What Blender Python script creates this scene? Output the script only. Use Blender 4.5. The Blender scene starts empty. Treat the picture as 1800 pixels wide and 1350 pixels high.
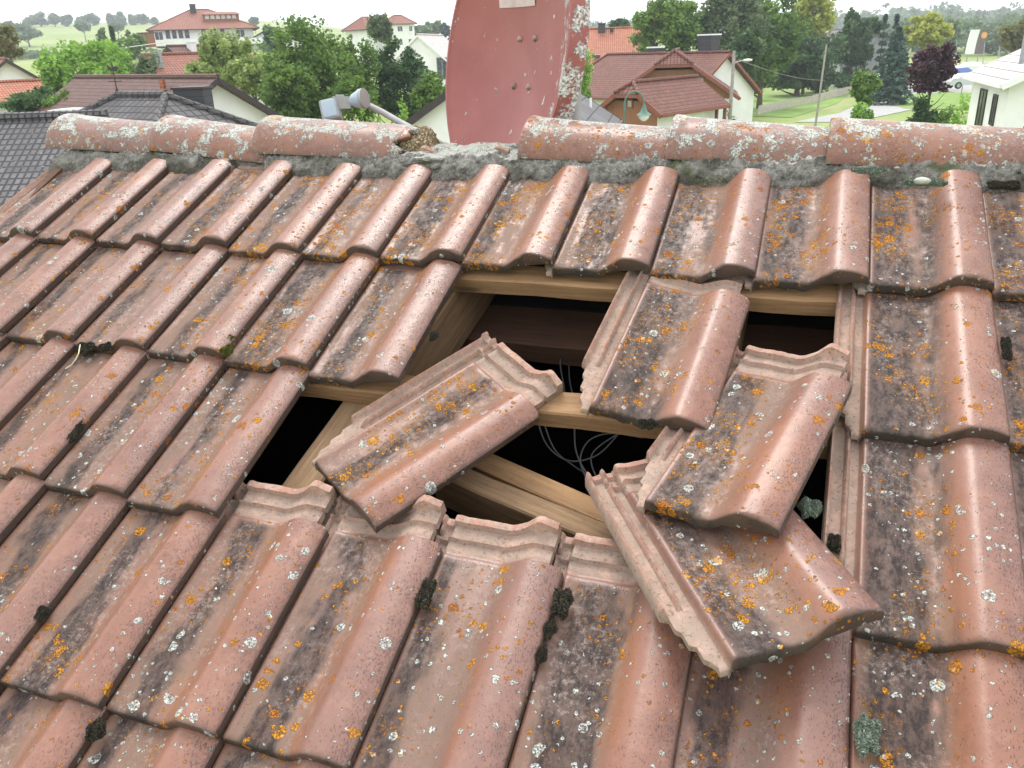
import bpy, math, random
import numpy as np
from mathutils import Vector, Matrix
random.seed(7); rng = np.random.default_rng(7)
R_ = math.radians
sc = bpy.context.scene
COL = sc.collection

# ------------------------------------------------------------------ camera, world, sun, exposure
FPX = 1468.0
CR = np.array([[0.9414794620286844, 0.28837148923672645, -0.17452308378402853],
               [0.09907837692641064, -0.7316477414926756, -0.6744442583281363],
               [-0.32217991527052486, 0.6176839536215541, -0.7174027011604003]])   # rows: right, down, forward in roof space
CAMR = np.array([0.697164, -1.258006, 1.055988])
PITCH = R_(26.0)
cp, sp = math.cos(PITCH), math.sin(PITCH)
ROOF = Matrix(((1, 0, 0, 0), (0, cp, -sp, 0), (0, sp, cp, 0), (0, 0, 0, 1)))       # roof space -> world
RM = np.array(ROOF.to_3x3())
CAMW = RM @ CAMR
AX = (RM @ CR.T).T                                                                 # right, down, forward in world
cam_d = bpy.data.cameras.new('camera'); cam = bpy.data.objects.new('camera', cam_d); COL.objects.link(cam)
m = Matrix.Identity(4)
for i in range(3):
    m[i][0] = AX[0][i]; m[i][1] = -AX[1][i]; m[i][2] = -AX[2][i]; m[i][3] = CAMW[i]
cam.matrix_world = m
cam_d.sensor_width = 36; cam_d.lens = 36 * FPX / 1800; cam_d.clip_start = 0.05; cam_d.clip_end = 6000
sc.camera = cam
sc.render.resolution_x = 1024; sc.render.resolution_y = 768

SUN_EL, SUN_AZ = 62.0, -28.0      # azimuth clockwise from +Y
wd = bpy.data.worlds.new('World'); sc.world = wd; wd.use_nodes = True
nt = wd.node_tree; nt.nodes.clear()
wo = nt.nodes.new('ShaderNodeOutputWorld'); bg = nt.nodes.new('ShaderNodeBackground')
sky = nt.nodes.new('ShaderNodeTexSky'); sky.sky_type = 'NISHITA'; sky.sun_disc = False
sky.sun_elevation = R_(SUN_EL); sky.sun_rotation = R_(SUN_AZ)
sky.air_density = 1.0; sky.dust_density = 3.0; sky.ozone_density = 1.0
tc = nt.nodes.new('ShaderNodeTexCoord'); nz = nt.nodes.new('ShaderNodeTexNoise'); nz.inputs['Scale'].default_value = 2.2
nz.inputs['Detail'].default_value = 5
mp = nt.nodes.new('ShaderNodeMapping'); mp.inputs['Scale'].default_value = (1, 1, 2.5)
rp_ = nt.nodes.new('ShaderNodeValToRGB')
rp_.color_ramp.elements[0].position = .3; rp_.color_ramp.elements[0].color = (12.5, 13.0, 13.8, 1)
rp_.color_ramp.elements[1].position = .7; rp_.color_ramp.elements[1].color = (16.5, 16.6, 16.8, 1)
mx = nt.nodes.new('ShaderNodeMix'); mx.data_type = 'RGBA'; mx.inputs[0].default_value = .88
nt.links.new(tc.outputs['Generated'], mp.inputs['Vector']); nt.links.new(mp.outputs[0], nz.inputs['Vector'])
nt.links.new(nz.outputs[0], rp_.inputs[0])
nt.links.new(sky.outputs[0], mx.inputs[6]); nt.links.new(rp_.outputs[0], mx.inputs[7])   # bright thin cloud over the sky
nt.links.new(mx.outputs[2], bg.inputs[0]); bg.inputs[1].default_value = 0.105
nt.links.new(bg.outputs[0], wo.inputs[0])
sd = bpy.data.lights.new('sun', 'SUN'); so = bpy.data.objects.new('sun', sd); COL.objects.link(so)
sd.energy = 2.3; sd.angle = R_(28); sd.color = (1, .97, .92)
_a = R_(SUN_AZ); _e = R_(SUN_EL)
dirv = Vector((math.sin(_a) * math.cos(_e), math.cos(_a) * math.cos(_e), math.sin(_e)))
so.rotation_euler = dirv.to_track_quat('Z', 'Y').to_euler()
sc.view_settings.view_transform = 'Standard'; sc.view_settings.look = 'None'
sc.view_settings.exposure = 0.45; sc.view_settings.gamma = 1.0

# ------------------------------------------------------------------ helpers
def ray(px, py):
    d = AX[0] * ((px - 900) / FPX) + AX[1] * ((py - 675) / FPX) + AX[2]
    return d
def at(px, py, d):                 # world point seen at (px, py) at horizontal distance d
    r = ray(px, py); s = d / math.hypot(r[0], r[1])
    return Vector(CAMW + r * s)
def rp(px, py, n=0.0):             # roof coordinates of the point seen at (px, py) on the plane n above the roof
    d = CR.T @ np.array([(px - 900) / FPX, (py - 675) / FPX, 1.0])
    s = (n - CAMR[2]) / d[2]
    return CAMR + d * s
def roofw(x, v, n): return ROOF @ Vector((x, v, n))

def tag(o, label=None, cat=None, group=None, kind=None):
    if label: o['label'] = label
    if cat: o['category'] = cat
    if group: o['group'] = group
    if kind: o['kind'] = kind
    return o
def link(name, me, mat=None, parent=None, loc=None):
    o = bpy.data.objects.new(name, me); COL.objects.link(o)
    if mat is not None and me is not None and not me.materials: me.materials.append(mat)
    if parent: o.parent = parent
    if loc is not None: o.location = loc
    return o
def empty(name, loc=(0, 0, 0), rz=0):
    o = bpy.data.objects.new(name, None); COL.objects.link(o); o.location = loc; o.rotation_euler = (0, 0, rz)
    o.empty_display_size = .1
    return o
def mesh_np(name, V, F, smooth=False, attr=None):
    me = bpy.data.meshes.new(name)
    V = np.asarray(V, float); F = list(F)
    me.from_pydata(V.tolist(), [], F)
    if smooth: me.polygons.foreach_set('use_smooth', [True] * len(me.polygons))
    me.update()
    return me
class MB:
    def __init__(s): s.v = []; s.f = []
    def add(s, vs, fs):
        b = len(s.v); s.v += [tuple(v) for v in vs]; s.f += [tuple(i + b for i in f) for f in fs]; return s
    def box(s, x0, x1, y0, y1, z0, z1, M=None):
        vs = [Vector((x, y, z)) for z in (z0, z1) for y in (y0, y1) for x in (x0, x1)]
        if M: vs = [M @ v for v in vs]
        return s.add(vs, [(0, 2, 3, 1), (4, 5, 7, 6), (0, 1, 5, 4), (2, 6, 7, 3), (0, 4, 6, 2), (1, 3, 7, 5)])
    def bar(s, a, b, w, h=None, up=Vector((0, 0, 1))):
        a = Vector(a); b = Vector(b); h = h or w; d = (b - a); L = d.length; d.normalize()
        x = d.cross(up)
        if x.length < 1e-4: x = d.cross(Vector((1, 0, 0)))
        x.normalize(); z = x.cross(d)
        vs = [p + x * sx * w / 2 + z * sz * h / 2 for p in (a, b) for sx, sz in ((-1, -1), (1, -1), (1, 1), (-1, 1))]
        return s.add(vs, [(3, 2, 1, 0), (4, 5, 6, 7), (0, 1, 5, 4), (1, 2, 6, 5), (2, 3, 7, 6), (3, 0, 4, 7)])
    def tube(s, pts, rad, n=10, cap=True):
        pts = [Vector(p) for p in pts]
        rad = rad if isinstance(rad, (list, tuple)) else [rad] * len(pts)
        rings = []
        prev = None
        for i, p in enumerate(pts):
            d = (pts[min(i + 1, len(pts) - 1)] - pts[max(i - 1, 0)]).normalized()
            if prev is None:
                x = d.orthogonal().normalized()
            else:
                x = (prev - d * prev.dot(d)).normalized()
            prev = x; y = d.cross(x)
            rings.append([p + (x * math.cos(2 * math.pi * k / n) + y * math.sin(2 * math.pi * k / n)) * rad[i] for k in range(n)])
        vs = [v for r in rings for v in r]; fs = []
        for i in range(len(pts) - 1):
            for k in range(n):
                a = i * n + k; b = i * n + (k + 1) % n
                fs.append((a, b, b + n, a + n))
        if cap: fs.append(tuple(range(n - 1, -1, -1))); fs.append(tuple(range((len(pts) - 1) * n, len(pts) * n)))
        return s.add(vs, fs)
    def poly(s, vs, thick=None, nrm=None):
        vs = [Vector(v) for v in vs]; n = len(vs)
        if thick is None: return s.add(vs, [tuple(range(n))])
        N = nrm or (vs[1] - vs[0]).cross(vs[2] - vs[0]).normalized()
        lo = [v - N * thick for v in vs]
        return s.add(vs + lo, [tuple(range(n)), tuple(range(2 * n - 1, n - 1, -1))] + [(i, i + n, (i + 1) % n + n, (i + 1) % n) for i in range(n)])
    def build(s, name, mat, parent=None, smooth=False, loc=None, rim=None):
        me = mesh_np(name, s.v, s.f, smooth)
        if smooth: me.set_sharp_from_angle(angle=R_(40))
        return link(name, me, mat, parent, loc)

# ------------------------------------------------------------------ node helpers
class NT:
    def __init__(s, name):
        s.m = bpy.data.materials.new(name); s.m.use_nodes = True; s.t = s.m.node_tree; s.t.nodes.clear()
        s.out = s.t.nodes.new('ShaderNodeOutputMaterial')
    def set(s, sock, v):
        if v is None: return
        if isinstance(v, bpy.types.NodeSocket): s.t.links.new(v, sock)
        elif isinstance(v, (tuple, list)) and sock.type == 'RGBA' and len(v) == 3: sock.default_value = (*v, 1)
        else: sock.default_value = v
    def n(s, typ, **k):
        nd = s.t.nodes.new(typ)
        for a, v in k.items(): setattr(nd, a, v)
        return nd
    def math(s, op, a, b=None, c=None, clamp=False):
        nd = s.n('ShaderNodeMath', operation=op, use_clamp=clamp)
        s.set(nd.inputs[0], a); s.set(nd.inputs[1], b)
        if c is not None: s.set(nd.inputs[2], c)
        return nd.outputs[0]
    def vmath(s, op, a, b=None):
        nd = s.n('ShaderNodeVectorMath', operation=op); s.set(nd.inputs[0], a); s.set(nd.inputs[1], b)
        return nd.outputs[1] if op in ('LENGTH', 'DISTANCE') else nd.outputs[0]
    def mul(s, a, b): return s.math('MULTIPLY', a, b)
    def add(s, a, b): return s.math('ADD', a, b)
    def step(s, v, lo, hi, a=0.0, b=1.0):
        nd = s.n('ShaderNodeMapRange', interpolation_type='SMOOTHSTEP')
        s.set(nd.inputs[0], v); s.set(nd.inputs[1], lo); s.set(nd.inputs[2], hi); s.set(nd.inputs[3], a); s.set(nd.inputs[4], b)
        return nd.outputs[0]
    def noise(s, vec, scale, detail=4, rough=.55, dist=0.0, col=False):
        nd = s.n('ShaderNodeTexNoise'); s.set(nd.inputs['Vector'], vec); s.set(nd.inputs['Scale'], scale)
        nd.inputs['Detail'].default_value = detail; nd.inputs['Roughness'].default_value = rough; nd.inputs['Distortion'].default_value = dist
        return nd.outputs[1 if col else 0]
    def vor(s, vec, scale, rand=1.0):
        nd = s.n('ShaderNodeTexVoronoi'); s.set(nd.inputs['Vector'], vec); nd.inputs['Scale'].default_value = scale
        nd.inputs['Randomness'].default_value = rand
        return nd.outputs['Distance'], nd.outputs['Color']
    def mix(s, f, a, b, blend='MIX'):
        nd = s.n('ShaderNodeMix', data_type='RGBA', blend_type=blend)
        s.set(nd.inputs[0], f); s.set(nd.inputs[6], a); s.set(nd.inputs[7], b)
        return nd.outputs[2]
    def sep(s, v):
        nd = s.n('ShaderNodeSeparateXYZ'); s.set(nd.inputs[0], v); return nd.outputs
    def comb(s, x=0., y=0., z=0.):
        nd = s.n('ShaderNodeCombineXYZ'); s.set(nd.inputs[0], x); s.set(nd.inputs[1], y); s.set(nd.inputs[2], z); return nd.outputs[0]
    def map(s, v, sc=(1, 1, 1), loc=(0, 0, 0), rot=(0, 0, 0)):
        nd = s.n('ShaderNodeMapping'); s.set(nd.inputs[0], v); nd.inputs['Scale'].default_value = sc; nd.inputs['Location'].default_value = loc
        nd.inputs['Rotation'].default_value = rot
        return nd.outputs[0]
    def obj(s): return s.n('ShaderNodeTexCoord').outputs['Object']
    def rnd(s): return s.n('ShaderNodeObjectInfo').outputs['Random']
    def ocol(s):
        nd = s.n('ShaderNodeSeparateColor'); s.t.links.new(s.n('ShaderNodeObjectInfo').outputs['Color'], nd.inputs[0]); return nd.outputs
    def bump(s, h, dist, strength=1.0):
        nd = s.n('ShaderNodeBump'); s.set(nd.inputs['Height'], h); nd.inputs['Distance'].default_value = dist; nd.inputs['Strength'].default_value = strength
        return nd.outputs[0]
    def bsdf(s, col, rough=.7, spec=.5, metal=0., normal=None, **k):
        b = s.n('ShaderNodeBsdfPrincipled')
        s.set(b.inputs['Base Color'], col); s.set(b.inputs['Roughness'], rough); s.set(b.inputs['Specular IOR Level'], spec)
        s.set(b.inputs['Metallic'], metal)
        if normal is not None: s.t.links.new(normal, b.inputs['Normal'])
        for a, v in k.items(): s.set(b.inputs[a.replace('_', ' ')], v)
        s.t.links.new(b.outputs[0], s.out.inputs[0])
        return b

def simple(name, col, rough=.7, var=.12, scale=3.0, spec=.4, bump=0.0, metal=0.0):
    t = NT(name); p = t.obj(); n = t.noise(p, scale, 6, .6)
    c = t.mix(t.step(n, .25, .75), tuple(x * (1 - var) for x in col), tuple(min(1, x * (1 + var)) for x in col))
    t.bsdf(c, rough, spec, metal, t.bump(t.noise(p, scale * 8, 4), bump) if bump else None)
    return t.m

# ---- clay tile with lichen -------------------------------------------------
def clay_material(name, ridge=False):
    t = NT(name); o = t.obj(); r = t.rnd(); oc = t.ocol()   # colour slots: R orange, G white lichen, B stain
    off = t.comb(t.mul(r, 37.0), t.mul(r, 91.0), t.mul(r, 13.0))
    p = t.vmath('ADD', o, off)
    at_ = t.n('ShaderNodeAttribute', attribute_name='zone'); zs = t.n('ShaderNodeSeparateColor'); t.t.links.new(at_.outputs['Color'], zs.inputs[0])
    pan, head, edge = zs.outputs[0], zs.outputs[1], zs.outputs[2]
    xyz = t.sep(p)
    if ridge: p2 = p
    else: p2 = t.comb(xyz[0], xyz[1], t.add(t.mul(xyz[2], .8), t.mul(r, 50.0)))
    n1 = t.noise(p, 9, 6, .6); n2 = t.noise(p, 45, 6, .65); n3 = t.noise(p, 260, 3, .7)
    # fired clay and its thin purple-grey slip
    c = t.mix(t.step(n1, .3, .7), (.255, .115, .072), (.175, .074, .047))
    tint = t.step(t.add(t.mul(t.noise(p, 4, 3), .7), t.mul(r, .45)), .42, .75)
    c = t.mix(t.mul(tint, .5), c, (.19, .112, .095))
    c = t.mix(t.mul(t.step(n2, .45, .72), .30), c, (.36, .20, .145))
    c = t.mix(t.mul(t.step(n3, .35, .7), .22), c, (.17, .08, .06))
    c = t.mix(t.mul(t.step(t.math('FRACT', t.mul(r, 7.3)), .2, 1.0), .22), c, (.17, .095, .08))
    if not ridge:
        # rusty iron-oxide run where the roll meets the pan
        band = t.math('SUBTRACT', 1.0, t.math('ABSOLUTE', t.math('DIVIDE', t.math('SUBTRACT', t.sep(o)[0], .116), .036)), clamp=True)
        c = t.mix(t.mul(t.mul(band, t.step(t.noise(t.map(p, (12, 3, 12)), 1, 4), .35, .62)), .80), c, (.26, .095, .038))
    # dusty grime collected in the pan
    st = t.noise(t.map(p, (26, 5, 26)), 1.0, 6, .65)
    grime = t.mul(pan, t.step(t.add(t.mul(st, .6), t.mul(n2, .4)), .33, .55))
    c = t.mix(t.mul(grime, .78), c, (.165, .115, .088))
    # dark algae stain
    ox = t.sep(o)[0]
    wob = t.mul(t.math('SUBTRACT', t.noise(t.map(p, (2, 7, 2)), 1, 3), .5), .05)
    g1 = t.math('SUBTRACT', 1.0, t.math('ABSOLUTE', t.math('DIVIDE', t.math('SUBTRACT', t.add(ox, wob), t.add(.022, t.mul(t.math('FRACT', t.mul(r, 13.7)), .042))), .045)), clamp=True)
    sv = t.add(t.add(t.mul(g1, .34), t.mul(t.noise(t.map(p, (22, 4.5, 22)), 1, 4, .55), .62)), t.add(t.mul(n2, .22), t.mul(oc[2], .32)))
    stain = t.mul(pan, t.step(sv, .64, .80)) if not ridge else t.mul(t.step(t.noise(p, 14, 6, .7), .56, .72), .5)
    mott = t.step(t.noise(t.map(p, (70, 34, 70)), 1, 8, .82), .40, .60)
    stain = t.mul(stain, t.add(t.mul(mott, .38), .62))
    c = t.mix(t.mul(stain, .95), c, (.028, .023, .023))
    # pale lime bloom between the stains
    bloom = t.mul(t.mul(t.step(t.noise(p, 95, 8, .85), .50, .60), pan if not ridge else 1.0), t.step(t.noise(p, 9, 3), .40, .58))
    c = t.mix(t.mul(bloom, .42), c, (.36, .29, .25))
    # pits and specks, denser beside the outer edge of the roll
    sp_ = t.noise(t.map(p, (520, 200, 520), rot=(0, 0, .5)), 1, 2, .6)
    sn = t.add(sp_, t.mul(t.noise(p, 18, 3), .22))
    esp = t.step(ox, .13, .20) if not ridge else .3
    specks = t.step(t.add(sn, t.mul(esp, .095)), .785, .83)
    c = t.mix(t.mul(specks, .8), c, (.10, .05, .045))
    if not ridge: c = t.mix(t.mul(t.mul(t.step(ox, .160, .199), t.step(t.noise(p, 55, 7, .8), .42, .60)), .55), c, (.12, .065, .055))
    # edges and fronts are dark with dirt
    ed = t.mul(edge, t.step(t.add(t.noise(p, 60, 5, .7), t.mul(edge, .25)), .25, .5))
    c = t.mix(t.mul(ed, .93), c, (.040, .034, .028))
    # sheltered head and interlock: dusty and matt
    hc = t.mix(t.step(t.noise(p, 22, 6, .7), .38, .66), (.43, .29, .23), (.30, .235, .19))
    hc = t.mix(t.mul(t.step(t.noise(p, 110, 4, .7), .5, .7), .4), hc, (.17, .12, .09))
    rib = at_.outputs['Alpha']
    hc = t.mix(t.mul(t.math('SUBTRACT', 1.0, rib), t.step(t.noise(p, 34, 7, .75), .36, .60)), hc, (.29, .215, .17))
    hc = t.mix(t.mul(rib, t.step(t.noise(p, 40, 6, .8), .42, .58, 0.0, .75)), hc, (.33, .165, .118))
    hc = t.mix(t.mul(t.step(t.noise(p, 150, 5, .8), .54, .64), .7), hc, (.11, .085, .065))
    c = t.mix(head, c, hc)
    dis = t.vmath('SCALE', t.vmath('SUBTRACT', t.noise(p, 120, 3, .6, col=True), (.5, .5, .5)))
    dis.node.inputs[3].default_value = .006
    q = t.vmath('ADD', p2, dis)
    nohead = t.math('SUBTRACT', 1.0, t.mul(head, .93))
    def spots(scale, keep, rmin, rmax, soft, dens=None, vec=q):
        d, cc = t.vor(vec, scale)
        s_ = t.n('ShaderNodeSeparateColor'); t.t.links.new(cc, s_.inputs[0])
        rad = t.add(t.mul(t.math('POWER', s_.outputs[1], 2.0), rmax - rmin), rmin)
        k = t.math('GREATER_THAN', s_.outputs[0], t.math('SUBTRACT', keep, dens) if dens is not None else keep)
        msk = t.mul(t.step(t.math('SUBTRACT', rad, d), 0.0, soft), k)
        core = t.step(t.math('DIVIDE', d, rad), .25, .6)
        return msk, core, s_.outputs[2]
    # orange lichen, clustered
    clu = t.step(t.noise(p, 12, 3, .55), .44, .58)
    od = t.mul(t.mul(clu, oc[0]), t.add(t.mul(pan, .72), .28)) if not ridge else t.mul(clu, oc[0])
    m1, k1, h1 = spots(52, .99, .24, .66, .07, t.mul(od, .66))
    m1b, k1b, h1b = spots(150, .985, .25, .70, .12, t.mul(od, .85))
    oc1 = t.mix(h1, (.60, .27, .02), (.46, .15, .018))
    oc1 = t.mix(k1, t.mix(.4, oc1, (.30, .13, .03)), oc1)
    gran = t.step(t.noise(p, 380, 4, .85), .42, .52)
    oma = t.mul(t.mul(t.math('MAXIMUM', m1, t.mul(m1b, .9)), gran), nohead)
    # white-grey crustose lichen
    wd_ = t.mul(oc[1], t.step(t.noise(p, 8, 3), .36, .60))
    m2, k2, h2 = spots(42, .985, .12, .50, .04, t.mul(wd_, .50))
    m3, k3, h3 = spots(110, .985, .14, .5, .08, t.mul(wd_, .62))
    wc = t.mix(t.step(t.noise(p, 300, 3, .7), .4, .62), (.60, .62, .57), (.26, .28, .25))
    wc = t.mix(t.math('SUBTRACT', 1.0, k2), wc, (.30, .29, .27))
    wma = t.mul(t.mul(t.math('MAXIMUM', m2, m3), t.step(t.noise(p, 330, 4, .85), .40, .50)), nohead)
    if ridge:
        big = t.noise(p, 22, 8, .72); up = t.step(t.sep(o)[2], .02, .12)
        bl = t.mul(t.step(t.add(big, t.mul(up, .12)), .55, .59), oc[1])
        wma = t.math('MAXIMUM', wma, t.mul(bl, t.step(t.noise(p, 260, 3, .7), .32, .5)))
    c = t.mix(t.mul(wma, .93), c, wc)
    dusty = t.mul(t.mul(t.mul(clu, oc[0]), t.add(t.mul(pan, .85), .1)), t.mul(t.step(t.noise(p, 90, 7, .85), .50, .60), t.step(t.noise(p, 340, 3, .8), .40, .55)))
    if not ridge: c = t.mix(t.mul(t.mul(dusty, nohead), .75), c, (.47, .20, .045))
    c = t.mix(t.mul(oma, .9), c, oc1)
    li = t.math('MAXIMUM', oma, wma)
    rough = t.add(t.mul(t.noise(p, 40, 5, .7), .24), .24)
    rough = t.math('MAXIMUM', rough, t.mul(t.math('MAXIMUM', t.math('MAXIMUM', li, head), t.mul(grime, .72)), .9))
    rough = t.math('MAXIMUM', rough, t.mul(stain, .70))
    h = t.add(t.add(t.mul(n3, .2), t.mul(li, 1.3)), t.math('SUBTRACT', t.mul(n2, .45), t.mul(specks, .6)))
    spc = t.math('SUBTRACT', .5, t.mul(t.math('MAXIMUM', t.math('MAXIMUM', stain, t.mul(grime, .8)), t.math('MAXIMUM', li, head)), .38))
    t.bsdf(c, rough, spc, 0., t.bump(h, .0012, .9))
    return t.m
M = {}
M['clay'] = clay_material('fired_clay_with_lichen')
M['ridge_clay'] = clay_material('ridge_clay_with_lichen', True)

def mortar_material():
    t = NT('old_mortar'); p = t.obj()
    n = t.noise(p, 30, 8, .75); n2 = t.noise(p, 160, 5, .75); n0 = t.noise(p, 5, 4, .6)
    c = t.mix(t.step(n, .35, .65), (.075, .072, .062), (.25, .24, .215))
    c = t.mix(t.mul(t.step(n2, .5, .68), .8), c, (.36, .36, .33))
    c = t.mix(t.mul(t.step(n0, .52, .65), .7), c, (.055, .055, .035))
    up = t.n('ShaderNodeNewGeometry').outputs['Normal']; uz = t.sep(up)[2]
    wl = t.mul(t.step(t.add(t.mul(t.noise(p, 26, 7, .7), .75), t.mul(t.step(uz, .75, .97), .28)), .56, .62), t.step(t.noise(p, 320, 3), .34, .5))
    c = t.mix(wl, c, (.40, .41, .37))
    mo = t.mul(t.step(t.noise(p, 9, 5, .7), .60, .68), .8)
    c = t.mix(mo, c, (.07, .085, .03))
    t.bsdf(c, .95, .2, 0, t.bump(t.add(t.mul(n, 1.), t.mul(n2, .5)), .006, 1.0))
    return t.m
M['mortar'] = mortar_material()

def wood_material(name, a, b, dark=(.08, .05, .03), grain=1.0):
    t = NT(name); p = t.obj(); r = t.rnd()
    p = t.vmath('ADD', p, t.comb(t.mul(r, 11.), t.mul(r, 7.), t.mul(r, 3.)))
    g = t.noise(t.map(p, (7, 120 * grain, 120 * grain)), 1, 8, .75, .3)      # grain runs along local x
    g2 = t.noise(t.map(p, (1.2, 16, 16)), 1, 4, .6, 1.2)
    c = t.mix(t.step(g, .30, .72), a, b)
    c = t.mix(t.mul(t.step(t.noise(p, 60, 6, .8), .55, .70), .45), c, tuple(x * .4 for x in a))
    c = t.mix(t.mul(t.step(g2, .52, .66), .28), c, dark)
    c = t.mix(t.mul(t.step(t.noise(p, 6, 5, .7), .5, .75), .4), c, tuple(x * .55 for x in a))
    kd, kc = t.vor(t.map(p, (3.5, 14, 14)), 1)
    c = t.mix(t.mul(t.step(kd, .16, .06), .8), c, dark)
    t.bsdf(c, .8, .25, 0, t.bump(g, .0015, .8))
    return t.m
M['wood'] = wood_material('sawn_spruce', (.40, .245, .125), (.26, .145, .07))
M['wood_old'] = wood_material('weathered_spruce', (.33, .215, .12), (.17, .105, .06), grain=1.3)
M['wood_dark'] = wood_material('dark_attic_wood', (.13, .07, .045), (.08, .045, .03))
M['attic'] = simple('attic_darkness', (.012, .011, .011), .95)  # attic darkness put into the colour of its faces

# ------------------------------------------------------------------ terrain
FY = math.atan2(AX[2][0], AX[2][1])        # camera yaw
def smooth(a, b, x):
    t = max(0., min(1., (x - a) / (b - a))); return t * t * (3 - 2 * t)
HD = [0, 60, 120, 190, 300, 370, 430, 600, 900, 1000, 1500, 5000]
HZ = [-7, -7, -5, -1.5, -1, -.5, 3, 13, 32, 32, 15, -10]
RD = [0, 130, 300, 500, 900, 1500, 5000]
RZ = [-7.3, -7.6, -7.6, -5, 5, 5, -10]
VIL = at(350, 78, 200)
def ground(x, y):
    dx, dy = x - CAMW[0], y - CAMW[1]; d = math.hypot(dx, dy); a = math.atan2(dx, dy) - FY
    while a > math.pi: a -= 2 * math.pi
    while a < -math.pi: a += 2 * math.pi
    t = smooth(.03, -.30, a) * smooth(-2.6, -1.8, a)
    z = np.interp(d, HD, HZ) * t + np.interp(d, RD, RZ) * (1 - t)
    z += (VIL.z - .1 - (-1.5)) * math.exp(-((x - VIL.x) ** 2 + (y - VIL.y) ** 2) / 28 ** 2) * .9
    if d > 70: z += .6 * math.sin(x * .021 + 1) * math.cos(y * .017) * min(1, (d - 70) / 150) * (1 if t > .3 else .3)
    return float(z)
def gp(px, d, py=115):                  # ground point under image column px at horizontal distance d
    p = at(px, py, d); return Vector((p.x, p.y, ground(p.x, p.y)))

def grass_material():
    t = NT('meadow'); g = t.n('ShaderNodeNewGeometry').outputs['Position']
    n = t.noise(g, .02, 6, .6); n2 = t.noise(g, .6, 5, .7); n3 = t.noise(t.map(g, (1, .3, 1)), .05, 4, .6)
    c = t.mix(t.step(n, .35, .65), (.20, .27, .085), (.27, .33, .12))
    c = t.mix(t.mul(t.step(n2, .35, .7), .4), c, (.16, .20, .06))
    c = t.mix(t.mul(t.step(n3, .5, .62), .55), c, (.34, .34, .17))
    t.bsdf(c, .95, .15, 0, t.bump(n2, .2, .6))
    return t.m
M['grass'] = grass_material()
ds = [0, 8, 16, 25, 35, 45, 55, 65, 75, 85, 95, 105, 120, 135, 150, 170, 190, 210, 240, 270, 300, 340, 370, 400, 430, 470, 520, 600, 680, 760, 830, 900, 950, 1000, 1100, 1300]
NA = 240
tv = []; tf = []
for d in ds:
    for k in range(NA):
        a = FY + math.pi * 2 * k / NA
        x = CAMW[0] + math.sin(a) * d; y = CAMW[1] + math.cos(a) * d
        tv.append((x, y, ground(x, y)))
for i in range(len(ds) - 1):
    for k in range(NA):
        a = i * NA + k; b = i * NA + (k + 1) % NA
        tf.append((a, a + NA, b + NA, b) if i else (a, a + NA, b + NA, b))
tag(link('ground', mesh_np('ground', tv, tf, True), M['grass']), kind='structure')

def strip(name, pts, mat, lift=.03, kind='structure', sub=10, label=None, cat=None):
    V = []; F = []
    P = []
    for (a, b), (c, d) in zip(pts[:-1], pts[1:]):
        for k in range(sub):
            s = k / sub; P.append((a.lerp(c, s), b.lerp(d, s)))
    P.append(pts[-1])
    nx = 5
    for a, b in P:
        for j in range(nx + 1):
            q = a.lerp(b, j / nx); V.append((q.x, q.y, ground(q.x, q.y) + lift))
    for i in range(len(P) - 1):
        for j in range(nx):
            k = i * (nx + 1) + j; F.append((k, k + 1, k + nx + 2, k + nx + 1))
    o = link(name, mesh_np(name, V, F, True), mat); tag(o, label, cat, kind=kind); return o
def G(px, py):                 # ground point seen at the pixel
    lo, hi = 10., 3000.
    prev = 12.; d = 12.
    while d < 3000:
        p = at(px, py, d)
        if p.z < ground(p.x, p.y): break
        d *= 1.02
    for _ in range(20):
        m_ = d / 1.02 if _ == 0 else m_
        break
    p = at(px, py, d); return Vector((p.x, p.y, ground(p.x, p.y)))
M['asphalt'] = simple('pale_asphalt', (.34, .335, .325), .9, .1, .8)
M['lawn'] = simple('mown_lawn', (.17, .27, .055), .95, .22, .5)
M['path'] = simple('gravel_yard', (.42, .40, .36), .95, .12, 1.5)
strip('road', [(G(1395, 216), G(1500, 216)), (G(1475, 200), G(1600, 195)), (G(1528, 178), G(1650, 165)), (G(1570, 158), G(1620, 146)),
               (G(1600, 137), G(1642, 132)), (G(1615, 128), G(1700, 112)), (G(1640, 118), G(1790, 108))], M['asphalt'], .05)
strip('yard', [(G(1590, 150), G(1650, 138)), (G(1690, 165), G(1750, 125)), (G(1790, 175), G(1850, 125))], M['asphalt'], .045)
strip('lawn', [(G(1555, 182), G(1590, 192)), (G(1580, 172), G(1720, 195)), (G(1610, 166), G(1740, 180)), (G(1700, 163), G(1742, 168))], M['lawn'], .07)
strip('front_garden', [(G(1290, 205), G(1300, 165)), (G(1390, 208), G(1400, 168)), (G(1470, 185), G(1500, 160))], M['lawn'], .04)

# ------------------------------------------------------------------ foliage
def leaf_material(name, a, b, c3=None, trans=.35):
    t = NT(name); at_ = t.n('ShaderNodeAttribute', attribute_name='lv'); v = at_.outputs['Fac']
    a, b = tuple(x * 1.55 for x in a), tuple(x * 1.55 for x in b)
    c = t.mix(v, a, b)
    if c3: c = t.mix(t.step(v, .86, .95), c, c3)
    d = t.n('ShaderNodeBsdfPrincipled'); t.set(d.inputs['Base Color'], c); d.inputs['Roughness'].default_value = .55
    d.inputs['Specular IOR Level'].default_value = .25
    tr = t.n('ShaderNodeBsdfTranslucent'); t.set(tr.inputs[0], c)
    mx_ = t.n('ShaderNodeMixShader'); mx_.inputs[0].default_value = trans
    t.t.links.new(d.outputs[0], mx_.inputs[1]); t.t.links.new(tr.outputs[0], mx_.inputs[2]); t.t.links.new(mx_.outputs[0], t.out.inputs[0])
    return t.m
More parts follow.
